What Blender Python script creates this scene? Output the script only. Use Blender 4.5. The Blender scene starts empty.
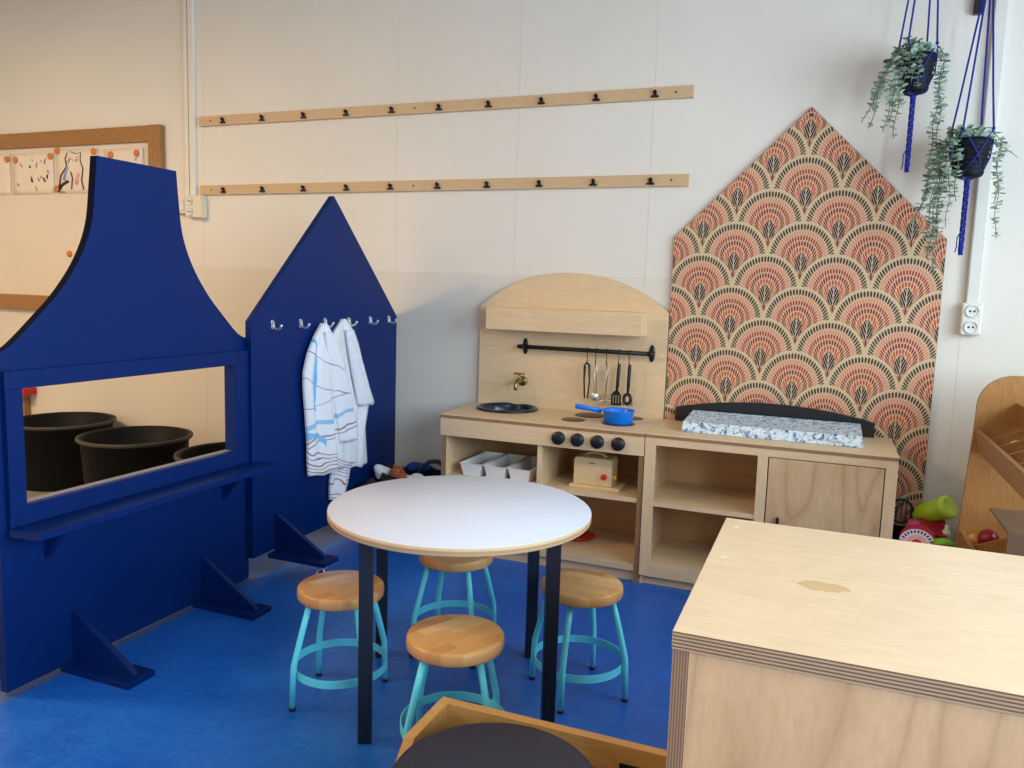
import bpy, bmesh, math, random
from mathutils import Vector, Matrix
random.seed(7)
SC = bpy.context.scene
C = SC.collection
PI = math.pi
# ------------------------------------------------------------------ camera
CAM = Vector((1.7155, -3.8888, 1.2975)); FPX = 794.25
yaw, pit, rol = math.radians(-21.5581), math.radians(-6.8327), math.radians(1.7588)
F = Vector((math.sin(yaw)*math.cos(pit), math.cos(yaw)*math.cos(pit), math.sin(pit)))
R = Vector((math.cos(yaw), -math.sin(yaw), 0)); U = R.cross(F)
R2 = R*math.cos(rol)+U*math.sin(rol); U2 = -R*math.sin(rol)+U*math.cos(rol)
cam = bpy.data.cameras.new('camera'); camo = bpy.data.objects.new('camera', cam); C.objects.link(camo)
M = Matrix((( R2.x, U2.x, -F.x, CAM.x), (R2.y, U2.y, -F.y, CAM.y), (R2.z, U2.z, -F.z, CAM.z), (0, 0, 0, 1)))
camo.matrix_world = M
cam.sensor_width = 36; cam.lens = FPX*36/1024; cam.clip_start = .02
SC.camera = camo
SC.view_settings.view_transform = 'Standard'; SC.view_settings.look = 'None'
SC.view_settings.gamma = 1; SC.view_settings.use_curve_mapping = False
SC.view_settings.exposure = 0.06
# ------------------------------------------------------------------ world and lights
W = bpy.data.worlds.new('sky'); SC.world = W; W.use_nodes = True
W.node_tree.nodes['Background'].inputs[0].default_value = (.72, .86, 1, 1)
W.node_tree.nodes['Background'].inputs[1].default_value = .6
def area(name, loc, target, sx, sy, power, color):
    l = bpy.data.lights.new(name, 'AREA'); l.shape = 'RECTANGLE'; l.size = sx; l.size_y = sy
    l.energy = power; l.color = color
    o = bpy.data.objects.new(name, l); C.objects.link(o); o.location = loc
    o.rotation_euler = (Vector(target)-Vector(loc)).to_track_quat('-Z', 'Y').to_euler()
    return o
DAY = (.74, .89, 1.0)
area('window_daylight', (4.05, -1.75, 1.75), (0, -1.75, .75), 2.1, 1.5, 100, DAY)
area('window_daylight', (4.05, -4.35, 1.75), (0, -4.0, .75), 2.1, 1.5, 140, DAY)
area('ceiling_lamp_light', (-2.8, -3.0, 3.08), (-2.8, -3.0, 0), 1.2, .3, 118, (1, .66, .35))
area('ceiling_lamp_light', (-2.6, -4.6, 3.08), (-2.6, -4.6, 0), 1.2, .3, 45, (1, .72, .45))
area('ceiling_lamp_light', (1.2, -3.2, 3.08), (1.2, -3.2, 0), 1.2, .3, 16, (1, .84, .64))

# ------------------------------------------------------------------ materials
def lin(c):
    return tuple(((v/255)/12.92 if v/255 <= .04045 else ((v/255+.055)/1.055)**2.4) for v in c)+(1,)
class NT:
    def __init__(s, name):
        s.m = bpy.data.materials.new(name); s.m.use_nodes = True
        s.t = s.m.node_tree; s.b = s.t.nodes['Principled BSDF']
    def n(s, typ, **kw):
        n = s.t.nodes.new(typ)
        for k, v in kw.items(): setattr(n, k, v)
        return n
    def link(s, a, b): s.t.links.new(a, b)
    def put(s, sock, v):
        if hasattr(v, 'is_linked') or hasattr(v, 'links'): s.link(v, sock)
        else: sock.default_value = v
    def math(s, op, a, b=0.0, c=None):
        n = s.n('ShaderNodeMath', operation=op); s.put(n.inputs[0], a); s.put(n.inputs[1], b)
        if c is not None: s.put(n.inputs[2], c)
        return n.outputs[0]
    def mix(s, f, a, b, blend='MIX'):
        n = s.n('ShaderNodeMix', data_type='RGBA', blend_type=blend)
        s.put(n.inputs[0], f); s.put(n.inputs[6], a); s.put(n.inputs[7], b)
        return n.outputs[2]
    def coords(s, scale=(1, 1, 1), kind='Object', rot=(0, 0, 0)):
        tc = s.n('ShaderNodeTexCoord'); mp = s.n('ShaderNodeMapping')
        mp.inputs['Scale'].default_value = scale; mp.inputs['Rotation'].default_value = rot
        s.link(tc.outputs[kind], mp.inputs[0]); return mp.outputs[0]
    def noise(s, vec, scale, detail=3, rough=.5, dist=0):
        n = s.n('ShaderNodeTexNoise'); s.link(vec, n.inputs['Vector']); n.inputs['Scale'].default_value = scale
        n.inputs['Detail'].default_value = detail; n.inputs['Roughness'].default_value = rough
        n.inputs['Distortion'].default_value = dist
        return n.outputs[0]
    def ramp(s, f, stops):
        n = s.n('ShaderNodeValToRGB'); s.link(f, n.inputs[0]); e = n.color_ramp.elements
        while len(e) < len(stops): e.new(.5)
        for el, (p, c) in zip(e, stops): el.position = p; el.color = c
        return n.outputs[0]
    def bump(s, h, strength=.2, dist=.01):
        n = s.n('ShaderNodeBump'); n.inputs['Strength'].default_value = strength; n.inputs['Distance'].default_value = dist
        s.link(h, n.inputs['Height']); s.link(n.outputs[0], s.b.inputs['Normal'])
    def base(s, c): s.put(s.b.inputs['Base Color'], c)
    def rough(s, v): s.put(s.b.inputs['Roughness'], v)
def plain(name, c, rough=.5, metal=0, var=.06, nscale=30, spec=.5):
    t = NT(name); t.b.inputs['Specular IOR Level'].default_value = spec; col = lin(c)
    v = t.coords(); f = t.noise(v, nscale)
    d = tuple(x*(1-var) for x in col[:3])+(1,); e = tuple(min(1, x*(1+var)) for x in col[:3])+(1,)
    t.base(t.ramp(f, [(.3, d), (.7, e)])); t.rough(rough); t.b.inputs['Metallic'].default_value = metal
    return t.m
def wood(name, c1, c2, scale=(1, 1, 1), rough=.45, cath=True, fig=0):
    """veneer: fine fibres along the axis with the smallest scale, wide cathedral figure"""
    t = NT(name); v = t.coords(scale)
    fine = t.noise(v, 22, 5, .6, .2)
    v2 = t.coords(tuple(x*.5 for x in scale))
    big = t.noise(v2, 3.0, 2, .5, 1.2)
    w = t.math('SINE', t.math('MULTIPLY', big, 26.0))
    col = t.ramp(fine, [(.3, lin(c2)), (.62, lin(c1))])
    f = t.math('MULTIPLY', t.math('MULTIPLY_ADD', w, .5, .5), .15 if cath else .06)
    col = t.mix(f, col, lin(tuple(x*.86 for x in c2)))
    if fig:
        b2 = t.noise(t.coords(tuple(x*.62 for x in scale)), 2.0, 1, .4, .6)
        ln = t.math('POWER', t.math('ABSOLUTE', t.math('SINE', t.math('MULTIPLY', b2, 22.0))), 9.0)
        col = t.mix(t.math('MULTIPLY', t.math('SUBTRACT', 1.0, t.math('POWER', t.math('ABSOLUTE', t.math('SINE', t.math('MULTIPLY', b2, 20.0))), .35)), fig), col, lin((176, 128, 80)))
    t.base(col); t.rough(rough)
    return t.m
BIRCH = (230, 203, 164); BIRCH2 = (220, 190, 150)
m_birch_x = wood('birch_long', BIRCH, BIRCH2, (1, 9, 9))
m_birch_z = wood('birch_upright', BIRCH, BIRCH2, (9, 9, 1))
m_birch_door = wood('birch_door', (214, 184, 144), (202, 170, 130), (4, 4, 1), .45, False, .8)
m_birch_y = wood('birch_deep', BIRCH, BIRCH2, (9, 1, 9))
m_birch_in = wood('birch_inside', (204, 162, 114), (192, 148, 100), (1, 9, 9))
m_boxtop = wood('birch_box_top', (236, 212, 178), (228, 202, 166), (1, 4, 4), .38)
m_boxfront = wood('birch_box_front', (238, 198, 148), (230, 186, 134), (3, 3, 1), .45, False, .55)
m_drawer = wood('birch_tray', (206, 160, 96), (192, 144, 82), (1, 6, 6), .4)
m_stand = wood('warm_birch_stand', (180, 130, 74), (164, 114, 60), (5, 5, 1), .45)
m_board_oak = wood('oak_frame', (168, 124, 72), (148, 104, 58), (1, 8, 8), .5)
m_rail = wood('rail_wood', (214, 184, 144), (202, 170, 130), (1, 9, 9), .5, False)
m_edge = plain('brown_ply_edge', (150, 116, 82), .6, 0, .2, 120)
def ply(name, axis, n, t_, origin=0.0, a=(206, 176, 138), b=(112, 82, 58)):
    t = NT(name); tc = t.n('ShaderNodeTexCoord'); sp = t.n('ShaderNodeSeparateXYZ'); t.link(tc.outputs['Object'], sp.inputs[0])
    s = t.math('SUBTRACT', sp.outputs[axis], origin)
    f = t.math('FRACT', t.math('MULTIPLY', s, n/t_)); m = t.math('GREATER_THAN', f, .52)
    nz = t.noise(t.coords((3, 40, 40) if axis == 2 else (40, 40, 3)), 9, 4)
    c = t.mix(m, lin(a), lin(b)); c = t.mix(t.math('MULTIPLY', nz, .5), c, lin((170, 134, 98)))
    t.base(c); t.rough(.6); return t.m
m_blue = plain('royal_blue_paint', (2, 36, 98), .42, 0, .05, 3, .2)
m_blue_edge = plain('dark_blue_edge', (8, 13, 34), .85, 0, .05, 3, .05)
m_white_top = plain('white_laminate', (218, 227, 246), .42, 0, .01, 4, .3)
m_steel = plain('navy_steel', (20, 32, 50), .4, 0, .04, 8)
m_aqua = plain('aqua_paint', (104, 226, 246), .35, 0, .03, 6)
m_black = plain('black_plastic', (22, 24, 30), .4, 0, .1, 30)
m_blackm = plain('black_metal', (20, 20, 24), .45, .3, .1, 30)
m_bucket = plain('black_rubber_bucket', (13, 15, 18), .6, 0, .15, 12, .22)
m_sink = plain('black_sink', (30, 44, 58), .22, .3, .1, 5)
m_burner = plain('dark_grey_burner', (74, 66, 58), .4, .2, .05, 20)
m_chrome = plain('chrome', (228, 230, 234), .3, .8, .03, 10)
m_steelb = plain('brushed_steel', (190, 186, 178), .3, .9, .03, 10)
m_brass = plain('brass', (150, 130, 84), .3, .9, .08, 30)
m_bluepot = plain('bright_blue_plastic', (6, 120, 238), .3, 0, .02, 10)
m_white = plain('white_plastic', (228, 228, 222), .35, 0, .02, 10)
m_cream = plain('cream_plastic', (232, 222, 196), .4, 0, .02, 10)
m_tray = plain('white_tray', (242, 242, 240), .35, 0, .02, 10)
m_red = plain('red_plastic', (206, 24, 34), .35, 0, .03, 10)
m_yellow = plain('yellow_plastic', (226, 186, 30), .35, 0, .03, 10)
m_toaster = wood('toaster_wood', (222, 198, 156), (212, 186, 142), (6, 6, 1), .4, False)
m_pouf = plain('dark_plum_vinyl', (40, 41, 57), .5, 0, .04, 60)
m_lime = plain('lime_plastic', (172, 204, 24), .35, 0, .03, 10)
m_green = plain('green_plastic', (120, 184, 40), .35, 0, .03, 10)
m_pink = plain('pink_plastic', (204, 72, 120), .35, 0, .03, 10)
m_crim = plain('crimson_plastic', (170, 20, 52), .35, 0, .03, 10)
m_plush = plain('brown_plush', (156, 92, 52), .9, 0, .3, 90)
m_wcloth = plain('white_cloth', (226, 230, 238), .85, 0, .06, 30)
m_bcloth = plain('blue_cloth', (18, 66, 150), .85, 0, .1, 30)
m_kcloth = plain('black_cloth', (24, 24, 28), .85, 0, .2, 30)
m_cord = plain('blue_macrame_cord', (18, 38, 146), .8, 0, .2, 200)
m_magnet = plain('orange_magnet', (214, 120, 44), .4, 0, .05, 10)
m_paper = plain('drawing_paper', (232, 222, 208), .8, 0, .02, 10)
m_wboard = plain('whiteboard_surface', (226, 216, 202), .3, 0, .03, 2)
m_grey = plain('dull_grey_brown', (86, 72, 60), .7, 0, .1, 30)  # even grey-brown of the rail screws and the toaster slot
m_sill_reflection = plain('grey_sill_painted_reflection', (128, 126, 138), .5, 0, .06, 10)  # grey imitates the wall's grazing reflection on the glossy blue sill
m_conduit = plain('white_trunking', (224, 224, 218), .45, 0, .02, 5)
m_apple = plain('dark_red_apple', (132, 22, 40), .3, 0, .25, 20)
m_egg = plain('pale_orange_egg', (222, 166, 104), .5, 0, .05, 20)
m_darkslot = plain('socket_hole', (70, 60, 52), .6)
m_ink = {k: plain('crayon_'+k, c, .8) for k, c in dict(black=(50, 46, 50), red=(190, 80, 80), lilac=(190, 180, 206), yellow=(222, 210, 120), peach=(230, 168, 150), blue=(150, 160, 200), green=(150, 180, 140)).items()}

def mat_wall():
    t = NT('painted_wall_panels'); v = t.coords()
    n = t.noise(v, 1.2, 3); c = t.ramp(n, [(.3, lin((228, 224, 214))), (.7, lin((234, 230, 221)))])
    sp = t.n('ShaderNodeSeparateXYZ'); t.link(v, sp.inputs[0])
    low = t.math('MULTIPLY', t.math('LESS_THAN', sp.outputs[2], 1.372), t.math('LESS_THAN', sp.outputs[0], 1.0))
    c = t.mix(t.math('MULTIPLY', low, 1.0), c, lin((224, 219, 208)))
    t.base(c); t.rough(.6); t.bump(t.noise(v, 160, 2), .06, .002); return t.m
m_wall = mat_wall()
m_wallplain = plain('painted_wall', (232, 228, 218), .6, 0, .02, 2)
m_ceil = plain('ceiling_tiles', (170, 168, 162), .8, 0, .02, 2)
def mat_floor(name, c1, c2, c3, rough):
    t = NT(name); v = t.coords()
    a = t.noise(v, 5, 6, .65, .6); b = t.noise(t.coords((1, 3, 1)), 26, 6, .7, 1.0)
    c = t.ramp(a, [(.3, lin(c1)), (.7, lin(c2))]); c = t.mix(t.ramp(b, [(.42, (0, 0, 0, 1)), (.75, (.55, .55, .55, 1))]), c, lin(c3))
    t.base(c); t.rough(t.math('MULTIPLY_ADD', a, .2, rough-.1)); t.bump(b, .05, .002); return t.m
m_floor = mat_floor('blue_linoleum', (12, 82, 184), (24, 102, 202), (52, 130, 216), .38)
m_floor_grey = mat_floor('grey_linoleum', (62, 88, 144), (74, 100, 156), (58, 82, 136), .4)
m_floor_far = mat_floor('light_grey_linoleum', (142, 140, 134), (152, 150, 144), (136, 134, 128), .4)

def mat_scallop():
    """wallpaper of overlapping fans, drawn from the point's position on the board"""
    t = NT('fan_pattern_wallpaper'); tc = t.n('ShaderNodeTexCoord'); sp = t.n('ShaderNodeSeparateXYZ'); t.link(tc.outputs['Object'], sp.inputs[0])
    m = t.math
    P, H, RX, SZ = .2960, .1465, .1500, 1.065
    X = m('SUBTRACT', sp.outputs[0], 1.577); Z = m('SUBTRACT', sp.outputs[2], 1.98+.087)
    k = m('CEIL', m('DIVIDE', m('SUBTRACT', Z, RX*SZ), H))
    def cell(row):
        off = m('MULTIPLY', m('FRACT', m('MULTIPLY', m('ABSOLUTE', row), .5)), P)
        q = m('DIVIDE', m('SUBTRACT', X, off), P)
        dx = m('MULTIPLY', m('SUBTRACT', q, m('ROUND', q)), P)
        dz = m('DIVIDE', m('SUBTRACT', Z, m('MULTIPLY', row, H)), SZ)
        d = m('SQRT', m('ADD', m('MULTIPLY', dx, dx), m('MULTIPLY', dz, dz)))
        return dx, dz, d
    a = cell(k); b = cell(m('ADD', k, 1.0))
    ins = m('LESS_THAN', a[2], RX)
    def sel(p, q): return m('ADD', m('MULTIPLY', p, ins), m('MULTIPLY', q, m('SUBTRACT', 1.0, ins)))
    dx, dz, d = [m('DIVIDE', sel(a[i], b[i]), RX) for i in range(3)]
    th = m('ARCTAN2', dx, m('ADD', dz, .55))
    def dash(r0, r1, n, w, ph=0.0):
        u = m('ABSOLUTE', m('SUBTRACT', m('FRACT', m('MULTIPLY_ADD', th, n, ph)), .5))
        rr = m('DIVIDE', m('SUBTRACT', d, (r0+r1)/2), (r1-r0)/2)
        prof = m('SUBTRACT', 1.0, m('MULTIPLY', m('MULTIPLY', rr, rr), m('MULTIPLY', rr, rr)))
        return m('LESS_THAN', u, m('MULTIPLY', prof, w))
    cream, peach = lin((210, 186, 148)), lin((214, 176, 144))
    col = t.mix(m('LESS_THAN', d, .78), cream, peach)
    col = t.mix(dash(.75, .93, 15.5, .34), col, lin((66, 58, 50)))
    col = t.mix(dash(.60, .74, 15.5, .27, .5), col, lin((204, 136, 110)))
    col = t.mix(dash(.46, .61, 13.5, .33), col, lin((160, 58, 46)))
    col = t.mix(dash(.30, .45, 11.5, .34, .5), col, lin((128, 48, 38)))
    col = t.mix(dash(.14, .29, 9.0, .34), col, lin((188, 82, 46)))
    col = t.mix(dash(-.04, .13, 6.0, .34), col, lin((188, 82, 46)))
    # leaf under the fan's focus
    lz = m('DIVIDE', m('ADD', dz, .16), .30); ax = m('ABSOLUTE', dx)
    wid = m('MULTIPLY', m('SUBTRACT', 1.0, m('MULTIPLY', lz, lz)), .175)
    leaf = m('LESS_THAN', ax, wid)
    st = m('GREATER_THAN', m('SINE', m('ADD', m('MULTIPLY', dz, 40.0), m('MULTIPLY', ax, -92.0))), -.75)
    mid = m('GREATER_THAN', ax, .012)
    col = t.mix(leaf, col, lin((214, 190, 160)))
    col = t.mix(m('MULTIPLY', m('MULTIPLY', leaf, st), mid), col, lin((34, 30, 32)))
    stem = m('MULTIPLY', m('LESS_THAN', ax, .02), m('LESS_THAN', m('ABSOLUTE', m('ADD', dz, .52)), .1))
    col = t.mix(stem, col, lin((90, 56, 36)))
    t.base(col); t.rough(.75); return t.m
m_scallop = mat_scallop()
def mat_mosaic():
    t = NT('blue_patterned_mat_fabric'); v = t.coords((1, 1, 1))
    vo = t.n('ShaderNodeTexVoronoi'); vo.inputs['Scale'].default_value = 98; t.link(v, vo.inputs['Vector'])
    bw = t.n('ShaderNodeSeparateColor'); t.link(vo.outputs['Color'], bw.inputs[0])
    c = t.ramp(bw.outputs[0], [(0, lin((62, 92, 132))), (.14, lin((130, 158, 190))), (.4, lin((190, 214, 232))), (.75, lin((222, 234, 242)))])
    t.base(c); t.rough(.45); return t.m
m_mat = mat_mosaic()
def mat_butcher():
    t = NT('glued_strip_seat_wood'); tc = t.n('ShaderNodeTexCoord'); sp = t.n('ShaderNodeSeparateXYZ'); t.link(tc.outputs['Object'], sp.inputs[0])
    row = t.math('FLOOR', t.math('MULTIPLY', sp.outputs[1], 26.0))
    col_ = t.math('FLOOR', t.math('ADD', t.math('MULTIPLY', sp.outputs[0], 5.0), t.math('MULTIPLY', row, .37)))
    wn = t.n('ShaderNodeTexWhiteNoise', noise_dimensions='2D'); cb = t.n('ShaderNodeCombineXYZ')
    t.link(row, cb.inputs[0]); t.link(col_, cb.inputs[1]); t.link(cb.outputs[0], wn.inputs['Vector'])
    g = t.noise(t.coords((2, 26, 6)), 6, 5, .6, .4)
    c = t.ramp(wn.outputs[0], [(0, lin((182, 124, 70))), (.35, lin((214, 160, 98))), (.7, lin((222, 176, 114))), (1, lin((236, 196, 136)))])
    c = t.mix(t.math('MULTIPLY', g, .42), c, lin((166, 108, 58))); t.base(c); t.rough(.32); return t.m
m_seat = mat_butcher()
def mat_shirt():
    t = NT('white_striped_smock_cloth'); tc = t.n('ShaderNodeTexCoord'); sp = t.n('ShaderNodeSeparateXYZ'); t.link(tc.outputs['Object'], sp.inputs[0])
    Y, Z = sp.outputs[1], sp.outputs[2]
    nz = t.noise(t.coords(), 5, 2)
    zz = t.math('ADD', Z, t.math('ADD', t.math('MULTIPLY', nz, .16), t.math('MULTIPLY', Y, .35)))
    c = lin((228, 232, 240))
    Z2 = t.math('ADD', Z, t.math('ADD', t.math('MULTIPLY', nz, .10), t.math('MULTIPLY', Y, -.22)))
    for q, z0, w, colr in [(zz, .60, .0018, (96, 64, 84)), (zz, .47, .0018, (84, 60, 80)), (Z2, .395, .002, (120, 70, 90)), (Z2, .235, .004, (150, 80, 100)), (Z2, .215, .002, (90, 60, 80)), (zz, .155, .003, (150, 80, 100)), (zz, .135, .002, (80, 60, 90)), (zz, .115, .003, (150, 70, 90)), (zz, .098, .002, (150, 80, 100)), (zz, .08, .003, (150, 80, 100)), (zz, -.01, .003, (150, 80, 100)), (zz, -.03, .002, (90, 70, 110)), (zz, .03, .003, (150, 80, 100)), (zz, .055, .002, (110, 90, 130)), (Z2, .30, .010, (130, 186, 228))]:
        c = t.mix(t.math('MULTIPLY', t.math('LESS_THAN', t.math('ABSOLUTE', t.math('SUBTRACT', q, z0)), w), .85), c, lin(colr))
    left = t.math('LESS_THAN', Y, -.03)
    c = t.mix(t.math('MULTIPLY', left, t.math('LESS_THAN', t.math('ABSOLUTE', t.math('SUBTRACT', zz, .215)), t.math('MULTIPLY', nz, .034))), c, lin((128, 186, 230)))
    yy = t.math('ADD', Y, t.math('MULTIPLY', nz, .12))
    c = t.mix(t.math('MULTIPLY', t.math('LESS_THAN', t.math('ABSOLUTE', t.math('SUBTRACT', yy, -.045)), t.math('MULTIPLY', t.math('SUBTRACT', nz, .3), .05)), t.math('GREATER_THAN', Z, .30)), c, lin((110, 180, 232)))
    t.base(c); t.rough(.85); return t.m
m_shirt = mat_shirt()
m_leaf = NT('eucalyptus_leaf'); _v = m_leaf.coords(); m_leaf.base(m_leaf.ramp(m_leaf.noise(_v, 28, 2), [(.3, lin((120, 150, 128))), (.5, lin((164, 192, 172))), (.7, lin((206, 224, 210)))])); m_leaf.rough(.6)
m_leaf = m_leaf.m
m_stem = plain('stem', (96, 112, 74), .7)

# ------------------------------------------------------------------ geometry helpers
class G:
    def __init__(s): s.bm = bmesh.new()
    def box(s, x0, x1, y0, y1, z0, z1, bev=0, rot=None, seg=2):
        r = bmesh.ops.create_cube(s.bm, size=1); vs = r['verts']
        for v in vs: v.co = Vector(((x0+x1)/2+v.co.x*(x1-x0), (y0+y1)/2+v.co.y*(y1-y0), (z0+z1)/2+v.co.z*(z1-z0)))
        if rot: bmesh.ops.rotate(s.bm, verts=vs, cent=rot[0], matrix=rot[1])
        if bev:
            es = list({e for v in vs for e in v.link_edges})
            bmesh.ops.bevel(s.bm, geom=es, offset=bev, segments=seg, affect='EDGES', profile=.5)
        return s
    def prism(s, pts, axis, a, b, bev=0):
        """pts 2-D outline; axis 'x' -> (y,z), 'y' -> (x,z), 'z' -> (x,y)"""
        def mk(p, t): return {'x': (t, p[0], p[1]), 'y': (p[0], t, p[1]), 'z': (p[0], p[1], t)}[axis]
        A = [s.bm.verts.new(mk(p, a)) for p in pts]; B = [s.bm.verts.new(mk(p, b)) for p in pts]
        fs = [s.bm.faces.new(A), s.bm.faces.new(B[::-1])]
        n = len(pts)
        for i in range(n): fs.append(s.bm.faces.new((A[i], B[i], B[(i+1) % n], A[(i+1) % n])))
        bmesh.ops.recalc_face_normals(s.bm, faces=fs)
        if bev:
            es = list({e for f in fs[:2] for e in f.edges}); bmesh.ops.bevel(s.bm, geom=es, offset=bev, segments=1, affect='EDGES')
        return s
    def tube(s, pts, r, n=8, cap=True, flat=1.0):
        pts = [Vector(p) for p in pts]; rings = []
        rs = r if isinstance(r, (list, tuple)) else [r]*len(pts)
        up = None
        for i, p in enumerate(pts):
            d = (pts[min(i+1, len(pts)-1)]-pts[max(i-1, 0)])
            if d.length < 1e-9: d = Vector((0, 0, 1))
            d.normalize()
            if up is None: up = d.orthogonal().normalized()
            else:
                up = up-d*up.dot(d); up = up.normalized() if up.length > 1e-6 else d.orthogonal().normalized()
            w = d.cross(up)
            rings.append([s.bm.verts.new(p+(up*math.cos(2*PI*k/n)+w*math.sin(2*PI*k/n)*flat)*rs[i]) for k in range(n)])
        for a, b in zip(rings, rings[1:]):
            for k in range(n): f = s.bm.faces.new((a[k], a[(k+1) % n], b[(k+1) % n], b[k])); f.smooth = True
        if cap: s.bm.faces.new(rings[0][::-1]); s.bm.faces.new(rings[-1])
        return s
    def lathe(s, prof, c=(0, 0, 0), n=48, mat=None, closed=False, smooth=True, sx=1, sy=1):
        """prof = [(r, z)] revolved about the z axis through c"""
        rings = []; new = []
        for r, z in prof:
            if r < 1e-6: v = s.bm.verts.new((0, 0, z)); rings.append([v]); new.append(v)
            else:
                ring = [s.bm.verts.new((r*math.cos(2*PI*k/n)*sx, r*math.sin(2*PI*k/n)*sy, z)) for k in range(n)]; rings.append(ring); new += ring
        prs = list(zip(rings, rings[1:]))
        if closed: prs.append((rings[-1], rings[0]))
        for a, b in prs:
            for k in range(n):
                k2 = (k+1) % n
                if len(a) == 1 and len(b) == 1: continue
                if len(a) == 1: vs = (a[0], b[k2], b[k])
                elif len(b) == 1: vs = (a[k], a[k2], b[0])
                else: vs = (a[k], a[k2], b[k2], b[k])
                f = s.bm.faces.new(vs); f.smooth = smooth
        Mx = mat or Matrix.Identity(4)
        for v in new: v.co = Mx @ v.co + Vector(c)
        return s
    def sphere(s, c, r, sc=(1, 1, 1), sub=2):
        q = bmesh.ops.create_icosphere(s.bm, subdivisions=sub, radius=r)
        for v in q['verts']:
            v.co = Vector((v.co.x*sc[0], v.co.y*sc[1], v.co.z*sc[2]))+Vector(c)
            for f in v.link_faces: f.smooth = True
        return s
    def sheet(s, P, th):
        """P[i][j] grid of points; closed sheet with thickness along its normals (solidified both ways)"""
        n, m = len(P), len(P[0]); V = [[s.bm.verts.new(p) for p in row] for row in P]
        fs = []
        for i in range(n-1):
            for j in range(m-1):
                f = s.bm.faces.new((V[i][j], V[i+1][j], V[i+1][j+1], V[i][j+1])); f.smooth = True; fs.append(f)
        bmesh.ops.recalc_face_normals(s.bm, faces=fs)
        if th: bmesh.ops.solidify(s.bm, geom=fs, thickness=th)
        return s
def tag(o, label=None, cat=None, group=None, kind=None):
    if label: o['label'] = label
    if cat: o['category'] = cat
    if group: o['group'] = group
    if kind: o['kind'] = kind
    return o
ORI = {}
def obj(name, g, m, parent=None, label=None):
    """links one mesh; geometry is given in the thing's own frame"""
    me = bpy.data.meshes.new(name); bmesh.ops.recalc_face_normals(g.bm, faces=g.bm.faces[:]); g.bm.to_mesh(me); g.bm.free()
    if isinstance(m, (list, tuple)):
        for q in m: me.materials.append(q)
    else: me.materials.append(m)
    o = bpy.data.objects.new(name, me); C.objects.link(o)
    if parent:
        o.parent = parent
        if parent.name in ORI:       # world-frame things: bring vertices into the Empty's frame
            off = ORI[parent.name]
            me.transform(Matrix.Translation(-off)); ORI[o.name] = off
    if label: o['label'] = label
    return o
def thing(name, loc, label, cat, group=None, world=True):
    o = bpy.data.objects.new(name, None); C.objects.link(o); o.location = loc
    if world: ORI[o.name] = Vector(loc)
    o.empty_display_size = .1
    return tag(o, label, cat, group)
def struct(name, g, m, parent=None):
    o = obj(name, g, m, parent)
    if not parent: o['kind'] = 'structure'
    return o
def copy_tree(o, parent=None):
    c = o.copy(); C.objects.link(c)
    if parent: c.parent = parent
    for ch in list(o.children): copy_tree(ch, c)
    return c
RX = lambda a: Matrix.Rotation(a, 4, 'X')
RY = lambda a: Matrix.Rotation(a, 4, 'Y')
RZ = lambda a: Matrix.Rotation(a, 4, 'Z')

# ------------------------------------------------------------------ the room
XL, XR, YF, HC = -5.2, 3.6, -6.8, 3.15
FSPLIT = -.53
struct('floor', G().box(FSPLIT, XR, YF, 0, -.06, 0), m_floor)
struct('floor_grey_strip', G().box(-1.2, FSPLIT, YF, 0, -.06, 0), m_floor_grey)
struct('floor_grey', G().box(XL, -1.2, YF, 0, -.06, 0), m_floor_far)
struct('ceiling', G().box(XL, XR, YF, 0, HC, HC+.08), m_ceil)
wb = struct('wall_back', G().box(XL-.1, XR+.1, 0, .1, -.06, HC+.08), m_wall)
struct('wall_left', G().box(XL-.1, XL, YF, 0, -.06, HC+.08), m_wallplain)
struct('wall_front', G().box(XL-.1, XR+.1, YF-.1, YF, -.06, HC+.08), m_wallplain)
g = G(); wy = [(-2.8, -.7), (-5.4, -3.3)]
g.box(XR, XR+.15, YF, 0, -.06, .95).box(XR, XR+.15, YF, 0, 2.95, HC+.08)
g.box(XR, XR+.15, -.7, 0, .95, 2.95).box(XR, XR+.15, -3.3, -2.8, .95, 2.95).box(XR, XR+.15, YF, -5.4, .95, 2.95)
struct('wall_right', g, m_wallplain)
for i, (a, b) in enumerate(wy):
    g = G()
    for y0, y1, z0, z1 in [(a, b, .95, 1.01), (a, b, 2.89, 2.95), (a, a+.06, 1.01, 2.89), (b-.06, b, 1.01, 2.89), ((a+b)/2-.03, (a+b)/2+.03, 1.01, 2.89)]:
        g.box(XR+.04, XR+.1, y0, y1, z0, z1)
    struct('window_%d' % (i+1), g, m_white)
# seams of the wall panels
g = G()
for x in (-1.975+.1, -.535, .172, .865, 2.245): g.box(x-.0015, x+.0015, -.001, .004, 0, HC)
g.box(XL, 1.0, -.001, .004, 1.371, 1.373)
struct('trim_1', g, plain('panel_seam', (222, 218, 208), .6))
# left trunking + vertical conduits
g = G().box(-2.005, -1.975, -.018, 0, 1.80, HC, .003); g.box(-1.965, -1.925, -.022, 0, 1.80, HC, .003)
struct('trim_2', g, m_wallplain)
g = G().box(2.250, 2.298, -.03, 0, 1.29, HC, .004)
struct('trim_3', g, m_conduit)

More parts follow.
